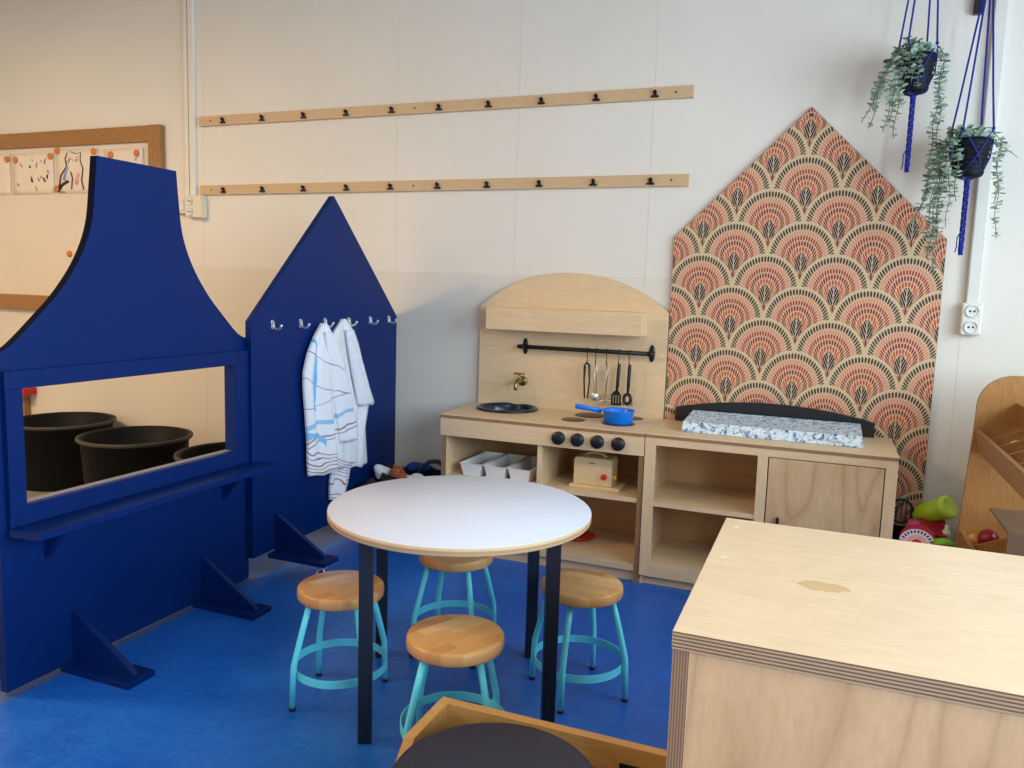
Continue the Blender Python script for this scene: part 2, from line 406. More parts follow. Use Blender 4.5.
# ------------------------------------------------------------------ pegboard rails on the back wall
def coat_rail(zc_, label):
    z0, z1 = zc_-.028, zc_+.028
    t = thing('peg_rail', (-.42, 0, z0), label, 'rail')
    obj('board', G().box(-1.888, 1.052, -.02, 0, z0, z1, .0015), m_rail, t)
    for i in range(10):
        x = -1.7042+.2863*i+random.uniform(-.003, .003); zz = zc_-.004; g = G()
        g.box(x-.018, x+.018, -.030, -.020, zz-.016, zz-.006, .002)
        g.box(x-.008, x+.008, -.030, -.020, zz-.008, zz+.010, .002)
        g.tube([(x, -.022, zz+.008), (x, -.034, zz+.010), (x, -.036, zz+.006)], .0085, 8)
        obj('peg_clip', g, m_blackm, t)
    for x in (-1.80, -.42, .97):
        obj('screw', G().lathe([(0, 0), (.005, 0), (.005, .002), (0, .002)], (x, -.0205, zc_), 10, RX(PI/2)), m_grey, t)
    return t
coat_rail(2.2385, 'long pale wood peg rail with black clips, the upper of two on the wall')
coat_rail(1.834, 'long pale wood peg rail, the lower of two, touching above the blue peak')

# ------------------------------------------------------------------ pinboard with drawings
t = thing('whiteboard', (-2.95, 0, 1.055), 'whiteboard in a thick brown wooden frame on the wall at far left', 'whiteboard')
obj('board_surface', G().box(-4.0, -2.26, -.018, -.002, 1.10, 2.20), m_wboard, t)
fr = obj('frame', G().box(-4.1, -2.275, -.04, 0, 2.133, 2.23, .003).box(-4.1, -2.275, -.04, 0, 1.055, 1.155, .003).box(-4.1, -4.0, -.04, 0, 1.155, 2.133), m_board_oak, t)
obj('frame_stile', G().box(-2.275, -2.175, -.042, 0, 1.055, 2.232, .003), wood('oak_upright', (168, 124, 72), (148, 104, 58), (8, 8, 1), .5), t)
def drawing(x0, x1, z0, z1, marks, label, seed):
    random.seed(seed)
    o = thing('childs_drawing', ((x0+x1)/2, -.018, z0), label, 'drawing', 'drawings on the whiteboard')
    n = 7; P = [[(x0+(x1-x0)*i/n, -.0215-.004*(j/n-1)**2*(1 if i else 1), z1+(z0-z1)*j/n) for j in range(n+1)] for i in range(n+1)]
    obj('sheet', G().sheet(P, .0008), m_paper, o)
    for (cname, pts, r) in marks:
        obj('crayon_mark', G().tube([(x0+(x1-x0)*a, -.0262, z0+(z1-z0)*b) for a, b in pts], r, 5, True, .25), m_ink[cname], o)
    return o
def blobs(k, cols):
    out = []
    for _ in range(k):
        a, b = random.uniform(.1, .88), random.uniform(.12, .88); s_ = random.uniform(.02, .06)
        out.append((random.choice(cols), [(a, b), (a+s_, b+random.uniform(-.12, .12)), (a+s_*.4, b-.05)], random.uniform(.003, .0055)))
    return out
random.seed(3)
drawing(-3.90, -3.525, 1.83, 2.10, blobs(9, ['red', 'black', 'red']), "child's drawing with red and black marks, cut by the photo's left edge", 1)
drawing(-3.505, -3.115, 1.83, 2.10, blobs(16, ['yellow', 'lilac', 'peach', 'black', 'blue']), "child's drawing of scattered small coloured strokes, second from the left", 2)
fig = [('black', [(.30, .93), (.24, .8), (.27, .62), (.12, .42), (.08, .2), (.0, .05), (.2, .03)], .005),
       ('black', [(.38, .95), (.5, .9), (.62, .93), (.6, .75), (.66, .55), (.62, .3), (.66, .08)], .005),
       ('blue', [(.2, .3), (.25, .5), (.3, .6)], .012), ('black', [(.06, .08), (.15, .2), (.3, .28)], .012),
       ('peach', [(.5, .2), (.53, .35), (.56, .45)], .014), ('lilac', [(.3, .7), (.36, .8), (.42, .75)], .01),
       ('peach', [(.5, .72), (.55, .82)], .012), ('black', [(.36, .5), (.4, .35), (.37, .1)], .004)]
drawing(-3.09, -2.72, 1.83, 2.11, fig, "child's cut-out drawing of an upright animal outlined in black", 3)
drawing(-2.66, -2.33, 1.90, 2.10, blobs(12, ['blue', 'lilac', 'black', 'green']), "child's drawing partly hidden behind the blue tower's sloped top", 4)
for k, (x, z, lab) in enumerate([(-3.545, 2.065, 'orange round magnet at the right top corner of the leftmost drawing'), (-3.465, 2.057, 'orange round magnet at the left top corner of the stroke-covered drawing'),
        (-3.135, 2.072, 'orange round magnet at the right top corner of the stroke-covered drawing'), (-3.07, 2.105, 'orange round magnet highest on the board, under the top frame'),
        (-3.085, 1.860, 'orange round magnet at the bottom between two drawings'), (-2.745, 2.09, 'orange round magnet beside the left top corner of the blue tower'),
        (-2.60, 2.065, 'orange round magnet half hidden by the sloping tower top'), (-2.38, 2.068, 'orange round magnet nearest the board frame\'s right side'),
        (-3.00, 1.438, 'orange round magnet alone on the empty lower part of the whiteboard')]):
    o = obj('magnet', G().lathe([(0, -.001), (.021, -.001), (.021, .006), (.017, .010), (0, .011)], (x, -.0265 if z > 1.6 else -.019, z), 20, RX(PI/2)), m_magnet)
    tag(o, lab, 'magnet', 'orange magnets')

# ------------------------------------------------------------------ sockets
def socket(x0, x1, z0, z1, label, vert=True, holes=True):
    t = thing('wall_socket', ((x0+x1)/2, 0, z0), label, 'socket')
    obj('housing', G().box(x0, x1, -.045, 0, z0, z1, .006), m_white, t)
    if holes:
        n = 2
        for i in range(n):
            zc_ = z0+(z1-z0)*(i+.5)/n; xc = (x0+x1)/2; r = min((x1-x0), (z1-z0)/2)*.40
            s_ = obj('socket_face', G().lathe([(r, 0), (r, .004), (r*.86, .004), (r*.78, -.004), (0, -.006)], (xc, -.0462, zc_), 28, RX(PI/2)), m_white, t)
            obj('pin_hole', G().lathe([(0, .001), (.0045, .001), (.0045, -.003), (0, -.003)], (xc-r*.3, -.0455, zc_), 10, RX(PI/2)).lathe([(0, .001), (.0045, .001), (.0045, -.003), (0, -.003)], (xc+r*.3, -.0455, zc_), 10, RX(PI/2)), m_darkslot, s_)
    return t
socket(2.236, 2.312, 1.162, 1.296, 'white double wall socket at the foot of the right trunking')
t = socket(-1.985, -1.915, 1.672, 1.80, 'cream double wall socket beside a junction box, left of the peg rails')
obj('junction_box', G().box(-1.913, -1.852, -.055, 0, 1.668, 1.80, .004), m_cream, t)
t = thing('light_switch', (-2.03, 0, 1.70), 'cream switch box peeking out right of the blue tower', 'switch')
obj('housing', G().box(-2.10, -1.990, -.035, 0, 1.695, 1.80, .005), m_cream, t)
obj('switch_plate', G().box(-2.09, -2.0, -.041, -.035, 1.712, 1.783, .002), m_white, t)

# ------------------------------------------------------------------ blue shop front
def arc(pts, n=6):
    """Catmull-Rom through pts"""
    out = []; p = [pts[0]]+list(pts)+[pts[-1]]
    for i in range(1, len(p)-2):
        for k in range(n):
            u = k/n; q = []
            for a in range(2):
                p0, p1, p2, p3 = p[i-1][a], p[i][a], p[i+1][a], p[i+2][a]
                q.append(.5*(2*p1+(p2-p0)*u+(2*p0-5*p1+4*p2-p3)*u*u+(3*p1-p0-3*p2+p3)*u**3))
            out.append(tuple(q))
    out.append(pts[-1]); return out
PX = -.555; TH = .03
t = thing('play_shop_front', (PX, -1.747, 0), 'large blue wooden play shop front with a flared tower and serving hatch', 'play shop')
right = [(-1.570, 1.690), (-1.562, 1.60), (-1.545, 1.465), (-1.498, 1.350), (-1.422, 1.243), (-1.335, 1.155), (-1.262, 1.088), (-1.225, 1.066), (-1.196, 1.058)]
cr = arc(right); YM = -1.747
cl = [(2*YM-y+.012*(z-1.058)/.63, z) for y, z in cr]
outl = [(2*YM+1.196, .9525), (-1.196, .9525)]+cr[::-1]+cl
g = G().prism(outl, 'x', PX-TH, PX)
g.box(PX-TH, PX, -2.298, -2.221, .5932, .9525).box(PX-TH, PX, -1.298, -1.196, .5932, .9525)
g.box(PX-TH, PX, -2.298, -1.196, .012, .5932)
pn = obj('panel', g, [m_blue, m_blue_edge], t)
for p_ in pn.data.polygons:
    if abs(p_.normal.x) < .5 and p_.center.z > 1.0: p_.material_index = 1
g = G(); f0, f1 = PX, PX+.02
g.box(f0, f1, -2.275, -1.212, .9525, 1.008, .002).box(f0, f1, -2.275, -1.212, .53, .5932, .002)
g.box(f0, f1, -2.275, -2.221, .5932, .9525).box(f0, f1, -1.298, -1.212, .5932, .9525)
obj('hatch_frame', g, m_blue, t)
obj('sill', G().box(PX-TH-.002, PX-.002, -2.221, -1.298, .5930, .5950), m_sill_reflection, t, 'hatch sill sheet, pale grey painted in for the reflected wall')
obj('counter_shelf', G().prism([(PX+.02, -2.282), (PX+.132, -2.268), (PX+.132, -1.17), (PX+.037, -1.17), (PX+.037, -1.214), (PX+.02, -1.214)], 'z', .506, .529), m_blue, t)
for y in (-2.145, -1.342):
    obj('bracket', G().prism([(PX, .506), (PX+.09, .506), (PX, .392)], 'y', y-.01, y+.01), m_blue, t)
def foot(t, y, px, zb):
    f = obj('foot', G().box(px, px+.298, y-.055, y+.055, zb, zb+.02, .002), m_blue, t)
    obj('gusset', G().prism([(px, zb+.02), (px+.268, zb+.02), (px+.258, zb+.034), (px+.012, zb+.188), (px, zb+.188)], 'y', y-.006, y+.014), m_blue, f)
foot(t, -2.062, PX, 0); foot(t, -1.474, PX, 0)

# ------------------------------------------------------------------ blue peaked panel with hooks
QX = -.52
t = thing('peaked_house_panel', (QX, -.614, 0), 'blue house-shaped wooden panel with a sharp peak and silver coat hooks', 'panel')
y0, y1 = -1.2105, -.008
obj('panel', G().prism([(y0, .106), (y1, .106), (y1, 1.128), (-.6145, 1.7105), (y0, 1.128)], 'x', QX-.03, QX), m_blue, t)
for yy in (-1.06, -.2):
    foot(t, yy, QX, .080)
    for xx, yy in ((QX+.268, yy-.034),):
        g = G().lathe([(0, -.009), (.021, -.009), (.0275, -.006), (.0275, .006), (.021, .009), (0, .009)], (xx, yy, .0278), 24, RZ(.5) @ RY(PI/2))
        ca = obj('caster_wheel', g, m_black, t)
        g = G().tube([(xx-.012, yy-.012, .024), (xx-.014, yy-.014, .05), (xx, yy, .076)], .004, 8).tube([(xx+.012, yy+.008, .024), (xx+.014, yy+.01, .05), (xx, yy, .074)], .004, 8)
        g.box(xx-.022, xx+.022, yy-.022, yy+.022, .068, .080, .001)
        g.lathe([(0, -.012), (.009, -.012), (.009, .012), (0, .012)], (xx, yy, .0278), 16, RZ(.5) @ RY(PI/2))
        obj('caster_fork', g, m_chrome, ca, 'chrome caster fork')
hy = [-3.8888+.9846*(v+3.8888) for v in (-1.032, -.832, -.640, -.434, -.232, -.040)]
for y in hy:
    z = 1.112; g = G()
    g.tube([(QX, y, z+.012), (QX+.003, y, z+.012)], .009, 10).tube([(QX, y, z-.012), (QX+.003, y, z-.012)], .008, 10)
    g.box(QX, QX+.004, y-.006, y+.006, z-.010, z+.018, .0015)
    g.tube([(QX+.006, y, z+.015), (QX+.008, y, z-.004), (QX+.013, y, z-.015), (QX+.024, y, z-.020), (QX+.038, y, z-.017), (QX+.048, y, z-.006), (QX+.050, y, z+.002)], [.0065, .0055, .0055, .0055, .0055, .0055, .007], 10)
    obj('coat_hook', g, m_chrome, t)

# ------------------------------------------------------------------ smocks on the hooks
def lerp_tab(tab, v):
    for (a, *pa), (b, *pb) in zip(tab, tab[1:]):
        if a >= v >= b or a <= v <= b:
            u = (v-a)/(b-a) if b != a else 0
            return [x+(y-x)*u for x, y in zip(pa, pb)]
    return list(tab[-1][1:]) if abs(v-tab[-1][0]) < abs(v-tab[0][0]) else list(tab[0][1:])
def cloth(tab, x0, depth, folds, seed, nz=46, ny=30):
    """tab rows (z, yl, yr); hangs just in front of the panel"""
    rnd = random.Random(seed); ph = [rnd.uniform(0, 6.28) for _ in range(4)]
    zt, zb = tab[0][0], tab[-1][0]; front = []; back = []
    for i in range(nz+1):
        v = zt+(zb-zt)*i/nz; yl, yr = lerp_tab(tab, v); fr_, bk = [], []
        w = i/nz
        for j in range(ny+1):
            u = j/ny; y = yl+(yr-yl)*u
            edge = math.sin(PI*u)**.5 if 0 < u < 1 else 0
            f = sum(math.sin(folds*(k*.6+.7)*u*PI+ph[k]+w*(1.5+k)*(-1)**k)/(k+1.4) for k in range(3))
            amp = .004+.012*min(1, w*2.2)
            x = x0+depth*edge*(.55+.45*min(1, w*4))+amp*f*edge
            zz = v+(.006*math.sin(5*u*PI+ph[3]) if i == nz else 0)
            x = max(x, QX+.006); fr_.append((x, y, zz)); bk.append((max(x-.010, QX+.002), y+.0012*(1 if u < .5 else -1), zz))
        front.append(fr_); back.append(bk)
    g = G(); bm = g.bm
    VF = [[bm.verts.new(p) for p in r] for r in front]; VB = [[bm.verts.new(p) for p in r] for r in back]
    for i in range(nz):
        for j in range(ny):
            for V, s_ in ((VF, 1), (VB, -1)):
                q = (V[i][j], V[i+1][j], V[i+1][j+1], V[i][j+1]); f = bm.faces.new(q if s_ > 0 else q[::-1]); f.smooth = True
        bm.faces.new((VF[i][0], VB[i][0], VB[i+1][0], VF[i+1][0])); bm.faces.new((VF[i][ny], VF[i+1][ny], VB[i+1][ny], VB[i][ny]))
    for j in range(ny):
        bm.faces.new((VF[0][j], VF[0][j+1], VB[0][j+1], VB[0][j])); bm.faces.new((VF[nz][j], VB[nz][j], VB[nz][j+1], VF[nz][j+1]))
    return g
def pz(u, v, x):
    """panel-plane point for a place on the peak panel (measured once from the view)"""
    D = F+R2*(u-512)/FPX+U2*(384-v)/FPX; k = (x-CAM.x)/D.x; p = CAM+D*k; return p.y, p.z
def rows(lst, x):
    out = []
    for vl, ul, ur in lst:
        a = pz(ul, vl, x); b = pz(ur, vl, x); out.append(((a[1]+b[1])/2, a[0], b[0]))
    return out
XS = QX+.03
s1 = thing('play_smock', (QX, -.72, .4), "white child's smock with blue and red stripes on the left of two used hooks", 'smock')
tb = rows([(323, 322, 325), (328, 319, 329), (335, 315, 332), (352, 308, 337), (370, 304, 341), (385, 304, 343), (410, 306, 348), (440, 308, 354), (455, 308, 356), (469, 309, 356)], XS)
obj('body', cloth(tb, XS, .03, 6, 4), m_shirt, s1)
tb = rows([(332, 325, 331), (345, 326, 338), (370, 330, 344), (400, 334, 350), (425, 338, 357), (440, 340, 358)], XS+.03)
obj('sleeve', cloth(tb, XS+.032, .022, 3, 9, 30, 14), m_shirt, s1)
tb = rows([(440, 334, 352), (460, 334, 352), (480, 332, 351), (498, 332, 347)], XS)
obj('lower_sleeve', cloth(tb, XS-.01, .022, 3, 12, 20, 12), m_shirt, s1)
s2 = thing('white_smock', (QX, -.45, .4), "plain white child's smock hanging on the right of two used hooks", 'smock')
tb = rows([(319, 345, 348), (324, 342, 352), (333, 336, 357), (348, 337, 360), (365, 342, 363), (385, 344, 369), (405, 350, 372), (430, 352, 368), (466, 350, 370)], XS)
obj('body', cloth(tb, XS-.016, .016, 4, 21), m_wcloth, s2)
tb = rows([(330, 348, 355), (345, 350, 360), (370, 354, 366), (392, 358, 372), (404, 360, 376)], XS+.02)
obj('sleeve', cloth(tb, XS+.012, .016, 3, 29, 26, 12), m_wcloth, s2)

# ------------------------------------------------------------------ buckets behind the shop front
def bucket(loc, label):
    t = thing('rubber_bucket', loc, label, 'bucket', None, False); t['group'] = 'black rubber buckets'
    prof = [(0, 0), (.250, 0), (.258, .01), (.285, .375), (.300, .378), (.304, .390), (.300, .400), (.284, .400), (.276, .39), (.238, .02), (0, .015)]
    obj('tub', G().lathe(prof, (0, 0, 0), 64), m_bucket, t)
    obj('rim', G().lathe([(.300, .380), (.307, .388), (.306, .399), (.296, .402), (.290, .396)], (0, 0, 0), 64), plain('worn_rim', (58, 54, 50), .6), t, 'greyish worn rim')
    return t
b = bucket((-2.70, -.36, 0), 'black rubber bucket furthest left behind the shop hatch'); b.rotation_euler.z = 1.2
b2 = bucket((-1.93, -.51, 0), 'black rubber bucket in the middle behind the shop hatch'); b2.rotation_euler.z = 1.0
b3 = bucket((-1.13, -.60, 0), 'black rubber bucket at the right end of the shop hatch'); b3.rotation_euler.z = 1.3
t = thing('wooden_post', (-3.45, 0, 0), 'wooden post with a red cap by the wall, seen at the hatch\'s left', 'post')
obj('post', G().box(-3.52, -3.45, -.05, -.001, 0, .47, .003), m_board_oak, t)
obj('cap', G().box(-3.60, -3.385, -.10, -.001, .465, .515, .004), m_red, t, 'red cap')
obj('hinge', G().box(-3.50, -3.45, -.053, -.05, .42, .43), m_black, t)

# ------------------------------------------------------------------ play kitchen
t = thing('play_kitchen', (.5, -.24, 0), 'birch play kitchen with an arched back, sink, hob and black knobs', 'play kitchen')
KD = -.478
def plate_hole(x0, x1, y0, y1, z0, z1, cx_, cy_, r, n=64):
    g = G(); bm = g.bm; an = sorted(set([2*PI*i/n for i in range(n)]+[math.atan2(b-cy_, a-cx_) % (2*PI) for a in (x0, x1) for b in (y0, y1)]))
    def out(a):
        c, s = math.cos(a), math.sin(a); ks = []
        if abs(c) > 1e-9: ks.append(((x1 if c > 0 else x0)-cx_)/c)
        if abs(s) > 1e-9: ks.append(((y1 if s > 0 else y0)-cy_)/s)
        k = min(ks); return cx_+k*c, cy_+k*s
    T = [[bm.verts.new((*out(a), z)) for a in an] for z in (z0, z1)]; H = [[bm.verts.new((cx_+r*math.cos(a), cy_+r*math.sin(a), z)) for a in an] for z in (z0, z1)]
    N = len(an)
    for i in range(N):
        j = (i+1) % N
        bm.faces.new((T[1][i], T[1][j], H[1][j], H[1][i])); bm.faces.new((T[0][j], T[0][i], H[0][i], H[0][j]))
        bm.faces.new((T[0][i], T[0][j], T[1][j], T[1][i])); bm.faces.new((H[1][i], H[1][j], H[0][j], H[0][i]))
    return g
obj('worktop', plate_hole(0, 1.002, KD, -.002, .668, .6876, .222, -.165, .140), m_birch_x, t)
obj('worktop_edge', G().box(-.001, 1.002, KD-.0012, KD, .6690, .6830), m_edge, t, 'brown worktop edge')
obj('fascia', G().box(.001, 1.001, KD+.001, KD+.019, .583, .668, .001), m_birch_x, t)
obj('side_panel', G().box(.004, .030, KD+.012, -.003, .0, .668), m_birch_z, t)
obj('side_panel', G().box(.978, 1.0, KD+.012, -.003, .0, .668), m_birch_z, t)
for xx in (.004, .978): obj('panel_edge', G().box(xx+.0005, xx+(.0255 if xx < .5 else .0215), KD+.0105, KD+.012, .0, .583), m_edge, t)
obj('divider', G().box(.500, .522, KD+.014, -.02, .081, .583), m_birch_z, t)
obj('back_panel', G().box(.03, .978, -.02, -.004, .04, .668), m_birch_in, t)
obj('shelf', G().box(.03, .500, KD+.016, -.02, .364, .385), m_birch_x, t)
obj('shelf', G().box(.522, .978, KD+.016, -.02, .366, .387), m_birch_x, t)
obj('bottom_board', G().box(.03, .978, KD+.014, -.02, .052, .082), m_birch_x, t)
obj('plinth', G().box(.03, .978, KD+.035, KD+.052, 0, .052), m_birch_x, t)
# arched back
c_pts = []; hw, zs, zt = .497, 1.203, 1.386; s_ = zt-zs; Rr = (hw*hw+s_*s_)/(2*s_); a0 = math.asin(hw/Rr)
for i in range(33):
    a = -a0+2*a0*i/32; c_pts.append((.497+Rr*math.sin(a), zt-Rr+Rr*math.cos(a)))
obj('arched_back', G().prism([(0, .6876)]+[(x, z) for x, z in c_pts]+[(.994, .6876)], 'y', -.032, -.012), m_birch_x, t)
obj('canopy', G().box(.084, .892, -.152, -.032, 1.090, 1.203, .0015), m_birch_x, t)
# sink
sk = obj('sink', G().lathe([(.136, -.02), (.142, 0), (.156, 0), (.159, .006), (.152, .012), (.140, .012), (.133, .004), (.128, -.02), (.112, -.075), (.09, -.085), (0, -.088), (0, -.092), (.10, -.090), (.12, -.08)], (.222, -.165, .6885), 56, None, False, True, 1.0, .98), m_sink, t)
for (x, y, r) in ((.62, -.310, .056), (.655, -.135, .078), (.835, -.300, .078), (.855, -.115, .056)):
    obj('burner', G().lathe([(r, 0), (r, .002), (r-.003, .003), (0, .003)], (x, y, .6877), 40), m_burner, t)
for x in (.606, .697, .790, .886):
    k = obj('knob', G().lathe([(.030, 0), (.030, .018), (.027, .022), (0, .022)], (x, KD, .6275), 32, RX(PI/2)), m_black, t)
# tap
g = G().lathe([(0, 0), (.026, 0), (.026, .008), (.018, .014), (0, .014)], (.252, -.032, .822), 24, RX(PI/2))
g.tube([(.252, -.04, .822), (.252, -.075, .826), (.250, -.10, .828), (.248, -.118, .818), (.247, -.122, .795), (.247, -.122, .782)], [.011, .011, .010, .010, .010, .009], 12)
g.tube([(.251, -.082, .826), (.251, -.082, .862)], .006, 10)
g.tube([(.226, -.082, .864), (.276, -.082, .864)], .0045, 8).sphere((.226, -.082, .864), .006).sphere((.276, -.082, .864), .006)
obj('tap', g, m_brass, t)
# rail
rl = obj('utensil_rail', G().tube([(.235, -.075, 1.004), (.945, -.075, 1.004)], .011, 12), m_blackm, t)
for x in (.262, .924):
    g = G().lathe([(0, 0), (.014, 0), (.014, .005), (0, .005)], (0, 0, 0), 20, RX(PI/2))
    for v in g.bm.verts: v.co = Vector((x+v.co.x, -.032+v.co.y, 1.004+v.co.z*3.0))
    g.tube([(x, -.034, 1.004), (x, -.075, 1.004)], .007, 10).tube([(x-.012, -.075, 1.004), (x+.012, -.075, 1.004)], .0125, 12)
    g.sphere((x, -.038, 1.034), .004).sphere((x, -.038, .974), .004)
    obj('rail_bracket', g, m_blackm, rl)
def shook(t, x, m=m_steelb):
    z = 1.004; y = -.075
    pts = [(x, y+.012, z-.006), (x, y+.0125, z+.004), (x, y+.006, z+.0125), (x, y-.004, z+.0135), (x, y-.0125, z+.004), (x, y-.0125, z-.03), (x, y-.010, z-.048), (x, y-.016, z-.056), (x, y-.022, z-.048)]
    obj('hook', G().tube(pts, .0022, 6), m_blackm, t)
YU = -.088
def utensil(x, label, cat, name): return thing(name, (x, YU, .75), label, cat, 'utensils on the kitchen rail')
u = utensil(.612, 'black tongs hanging leftmost on the play kitchen rail', 'tongs', 'kitchen_tongs'); shook(u, .612)
g = G().tube([(.612, YU, .944), (.602, YU, .93), (.600, YU, .86), (.606, YU, .765)], [.006, .007, .0045, .0035], 8)
g.tube([(.612, YU, .944), (.624, YU, .93), (.628, YU, .86), (.622, YU, .765)], [.006, .007, .0045, .0035], 8); obj('arms', g, m_black, u)
obj('rivet', G().sphere((.613, YU-.007, .930), .006), m_chrome, u)
u = utensil(.655, 'small steel ladle hanging second from the left on the rail', 'ladle', 'ladle'); shook(u, .655)
obj('handle', G().tube([(.655, YU, .95), (.660, YU, .95), (.663, YU, .90), (.665, YU, .79)], .003, 8).tube([(.655, YU, .95), (.652, YU, .86), (.655, YU, .79)], .0022, 8), m_steelb, u)
obj('bowl', G().lathe([(.026, .0), (.024, -.014), (.014, -.024), (0, -.027), (0, -.025), (.013, -.022), (.022, -.013), (.0245, 0)], (.664, YU-.018, .785), 24, RX(-.5)), m_chrome, u)
u = utensil(.710, 'thin steel whisk-like skimmer hanging in the middle of the rail', 'skimmer', 'skimmer'); shook(u, .710)
obj('handle', G().tube([(.710, YU, .95), (.716, YU, .87), (.712, YU, .79)], .0024, 8).tube([(.714, YU, .95), (.722, YU, .90), (.716, YU, .83)], .0018, 8), m_steelb, u)
g = G()
for r in (.026, .017, .008):
    g.tube([(.713+r*math.cos(a*PI/8), YU-.004, .768+r*math.sin(a*PI/8)) for a in range(17)], .0022, 5)
obj('mesh_ring', g, m_steelb, u)
u = utensil(.772, 'black slotted spatula hanging second from the right on the rail', 'spatula', 'slotted_spatula'); shook(u, .772)
g = G().tube([(.776, YU, .948), (.775, YU, .93), (.772, YU, .84), (.768, YU, .80)], [.007, .009, .009, .005], 8); obj('handle', g, m_black, u)
g = G()
for i in range(4): g.box(.768-.025+i*.0135, .768-.025+i*.0135+.009, YU-.004, YU, .752, .795)
g.box(.743, .793, YU-.004, YU, .742, .753).prism([(.743, .793), (.793, .793), (.779, .815), (.759, .815)], 'y', YU-.004, YU); obj('blade', g, m_black, u)
u = utensil(.824, 'black pasta spoon hanging rightmost on the rail', 'spoon', 'pasta_spoon'); shook(u, .824)
g = G().tube([(.829, YU, .948), (.828, YU, .93), (.826, YU, .84), (.825, YU, .80)], [.007, .009, .009, .005], 8); obj('handle', g, m_black, u)
g = G().tube([(.825+.017*math.cos(a*PI/10), YU-.004, .778+.024*math.sin(a*PI/10)) for a in range(21)], .0085, 8, False)
for a in range(6): g.tube([(.825+(a-2.5)*.010, YU-.010, .760), (.825+(a-2.5)*.011, YU-.018, .748)], .003, 6)
obj('head', g, m_black, u)

# blue saucepan
t = thing('toy_saucepan', (.827, -.285, .691), 'bright blue plastic toy saucepan on the front right hob ring', 'saucepan')
obj('pan', G().lathe([(0, 0), (.064, 0), (.068, .004), (.071, .052), (.077, .056), (.077, .060), (.071, .060), (.067, .054), (.064, .006), (0, .005)], (.832, -.285, .6908), 48), m_bluepot, t)
obj('handle', G().tube([(.755, -.305, .742), (.70, -.330, .752), (.655, -.345, .760), (.640, -.35, .761)], [.010, .0095, .0105, .009], 10, True, 1.5), m_bluepot, t)

# white trays
def tray(x, y, label, rz=0):
    t = thing('white_tray', (x, y, .3855), label, 'tray', 'white trays in the play kitchen', False); t.rotation_euler.z = rz
    g = G(); bm = g.bm; w1, w2, l1, l2, h = .043, .0565, .145, .156, .060
    def ring(w, l, z): return [bm.verts.new((sx*w, sy*l, z)) for sx, sy in ((-1, -1), (1, -1), (1, 1), (-1, 1))]
    rs = [ring(w1, l1, 0), ring(w2, l2, h), ring(w2+.004, l2+.004, h), ring(w2+.004, l2+.004, h+.003), ring(w2-.004, l2-.004, h+.003), ring(w1-.003, l1-.003, .004)]
    for a, b in zip(rs, rs[1:]):
        for k in range(4): bm.faces.new((a[k], a[(k+1) % 4], b[(k+1) % 4], b[k]))
    bm.faces.new(rs[0][::-1]); bm.faces.new(rs[-1])
    bmesh.ops.bevel(bm, geom=bm.edges[:], offset=.002, segments=2, affect='EDGES')
    obj('bin', g, m_tray, t); return t
tray(.150, -.285, 'leftmost of the three white trays on the left shelf'); tray(.276, -.285, 'middle one of the three white trays on the left shelf'); tray(.402, -.285, 'rightmost of the three white trays, against the divider')

# toaster
t = thing('toy_toaster', (.755, -.33, .3875), 'wooden toy toaster with a red knob on the middle kitchen shelf', 'toaster')
def rrect(x0, x1, z0, z1, r, n=6):
    out = []
    for cx_, cz_, a in ((x1-r, z0+.001, -1), (x1-r, z1-r, 0), (x0+r, z1-r, 1), (x0+r, z0+.001, 2)):
        if a in (-1, 2): out.append((x1 if a == -1 else x0, z0)); continue
        for k in range(n+1): th_ = (a*.5+.5*k/n)*PI; out.append((cx_+r*math.cos(th_), cz_+r*math.sin(th_)))
    return out
obj('base', G().box(.640, .880, -.40, -.25, .3875, .402, .002), m_toaster, t)
obj('body', G().prism(rrect(.655, .838, .402, .530, .018), 'y', -.385, -.275, .002), m_toaster, t)
obj('handle', G().tube([(.69, -.33, .529), (.71, -.33, .541), (.745, -.33, .545), (.78, -.33, .541), (.80, -.33, .529)], .006, 8), m_toaster, t)
obj('slot', G().box(.728, .758, -.3865, -.385, .503, .507), m_grey, t)
obj('red_knob', G().lathe([(0, 0), (.013, 0), (.013, .014), (.009, .018), (0, .018)], (.803, -.385, .447), 20, RX(PI/2)), m_red, t)
obj('yellow_knob', G().lathe([(0, 0), (.011, 0), (.011, .014), (0, .016)], (.838, -.35, .441), 20, RY(PI/2)), m_yellow, t)
o = obj('red_plate', G().lathe([(0, 0), (.05, 0), (.085, .008), (.092, .016), (.088, .018), (.06, .010), (0, .008)], (.628, -.20, .0825), 40), m_red)
tag(o, 'red plastic plate on the bottom shelf of the play kitchen', 'plate')

# ------------------------------------------------------------------ changing cabinet
t = thing('toy_cabinet', (1.5, -.24, 0), 'birch cabinet with two open shelves and a door, right of the kitchen', 'cabinet')
X0, X1 = 1.0045, 2.011
obj('worktop', G().box(X0, X1, KD-.001, -.022, .670, .6876, .001), m_birch_x, t)
obj('worktop_edge', G().box(X0, X1, KD-.0022, KD-.001, .6705, .6835), m_edge, t, 'brown worktop edge')
g = G(); fy0, fy1 = KD, KD+.02
for a, b, c_, d_ in ((X0+.001, 1.052, .044, .670), (1.481, 1.522, .100, .638), (1.9665, X1-.001, .044, .670)):
    obj('face_stile', G().box(a, b, fy0, fy1, c_, d_), m_birch_z, t)
for c_, d_ in ((.638, .670), (.044, .100)): obj('face_rail', G().box(1.052, 1.9665, fy0, fy1, c_, d_), m_birch_x, t)
obj('side_panel', G().box(X0+.001, X0+.019, fy1, -.024, 0, .670), m_birch_y, t)
obj('side_panel', G().box(X1-.019, X1-.001, fy1, -.024, 0, .670), m_birch_y, t)
obj('divider', G().box(1.490, 1.508, fy1, -.04, .10, .670), m_birch_y, t)
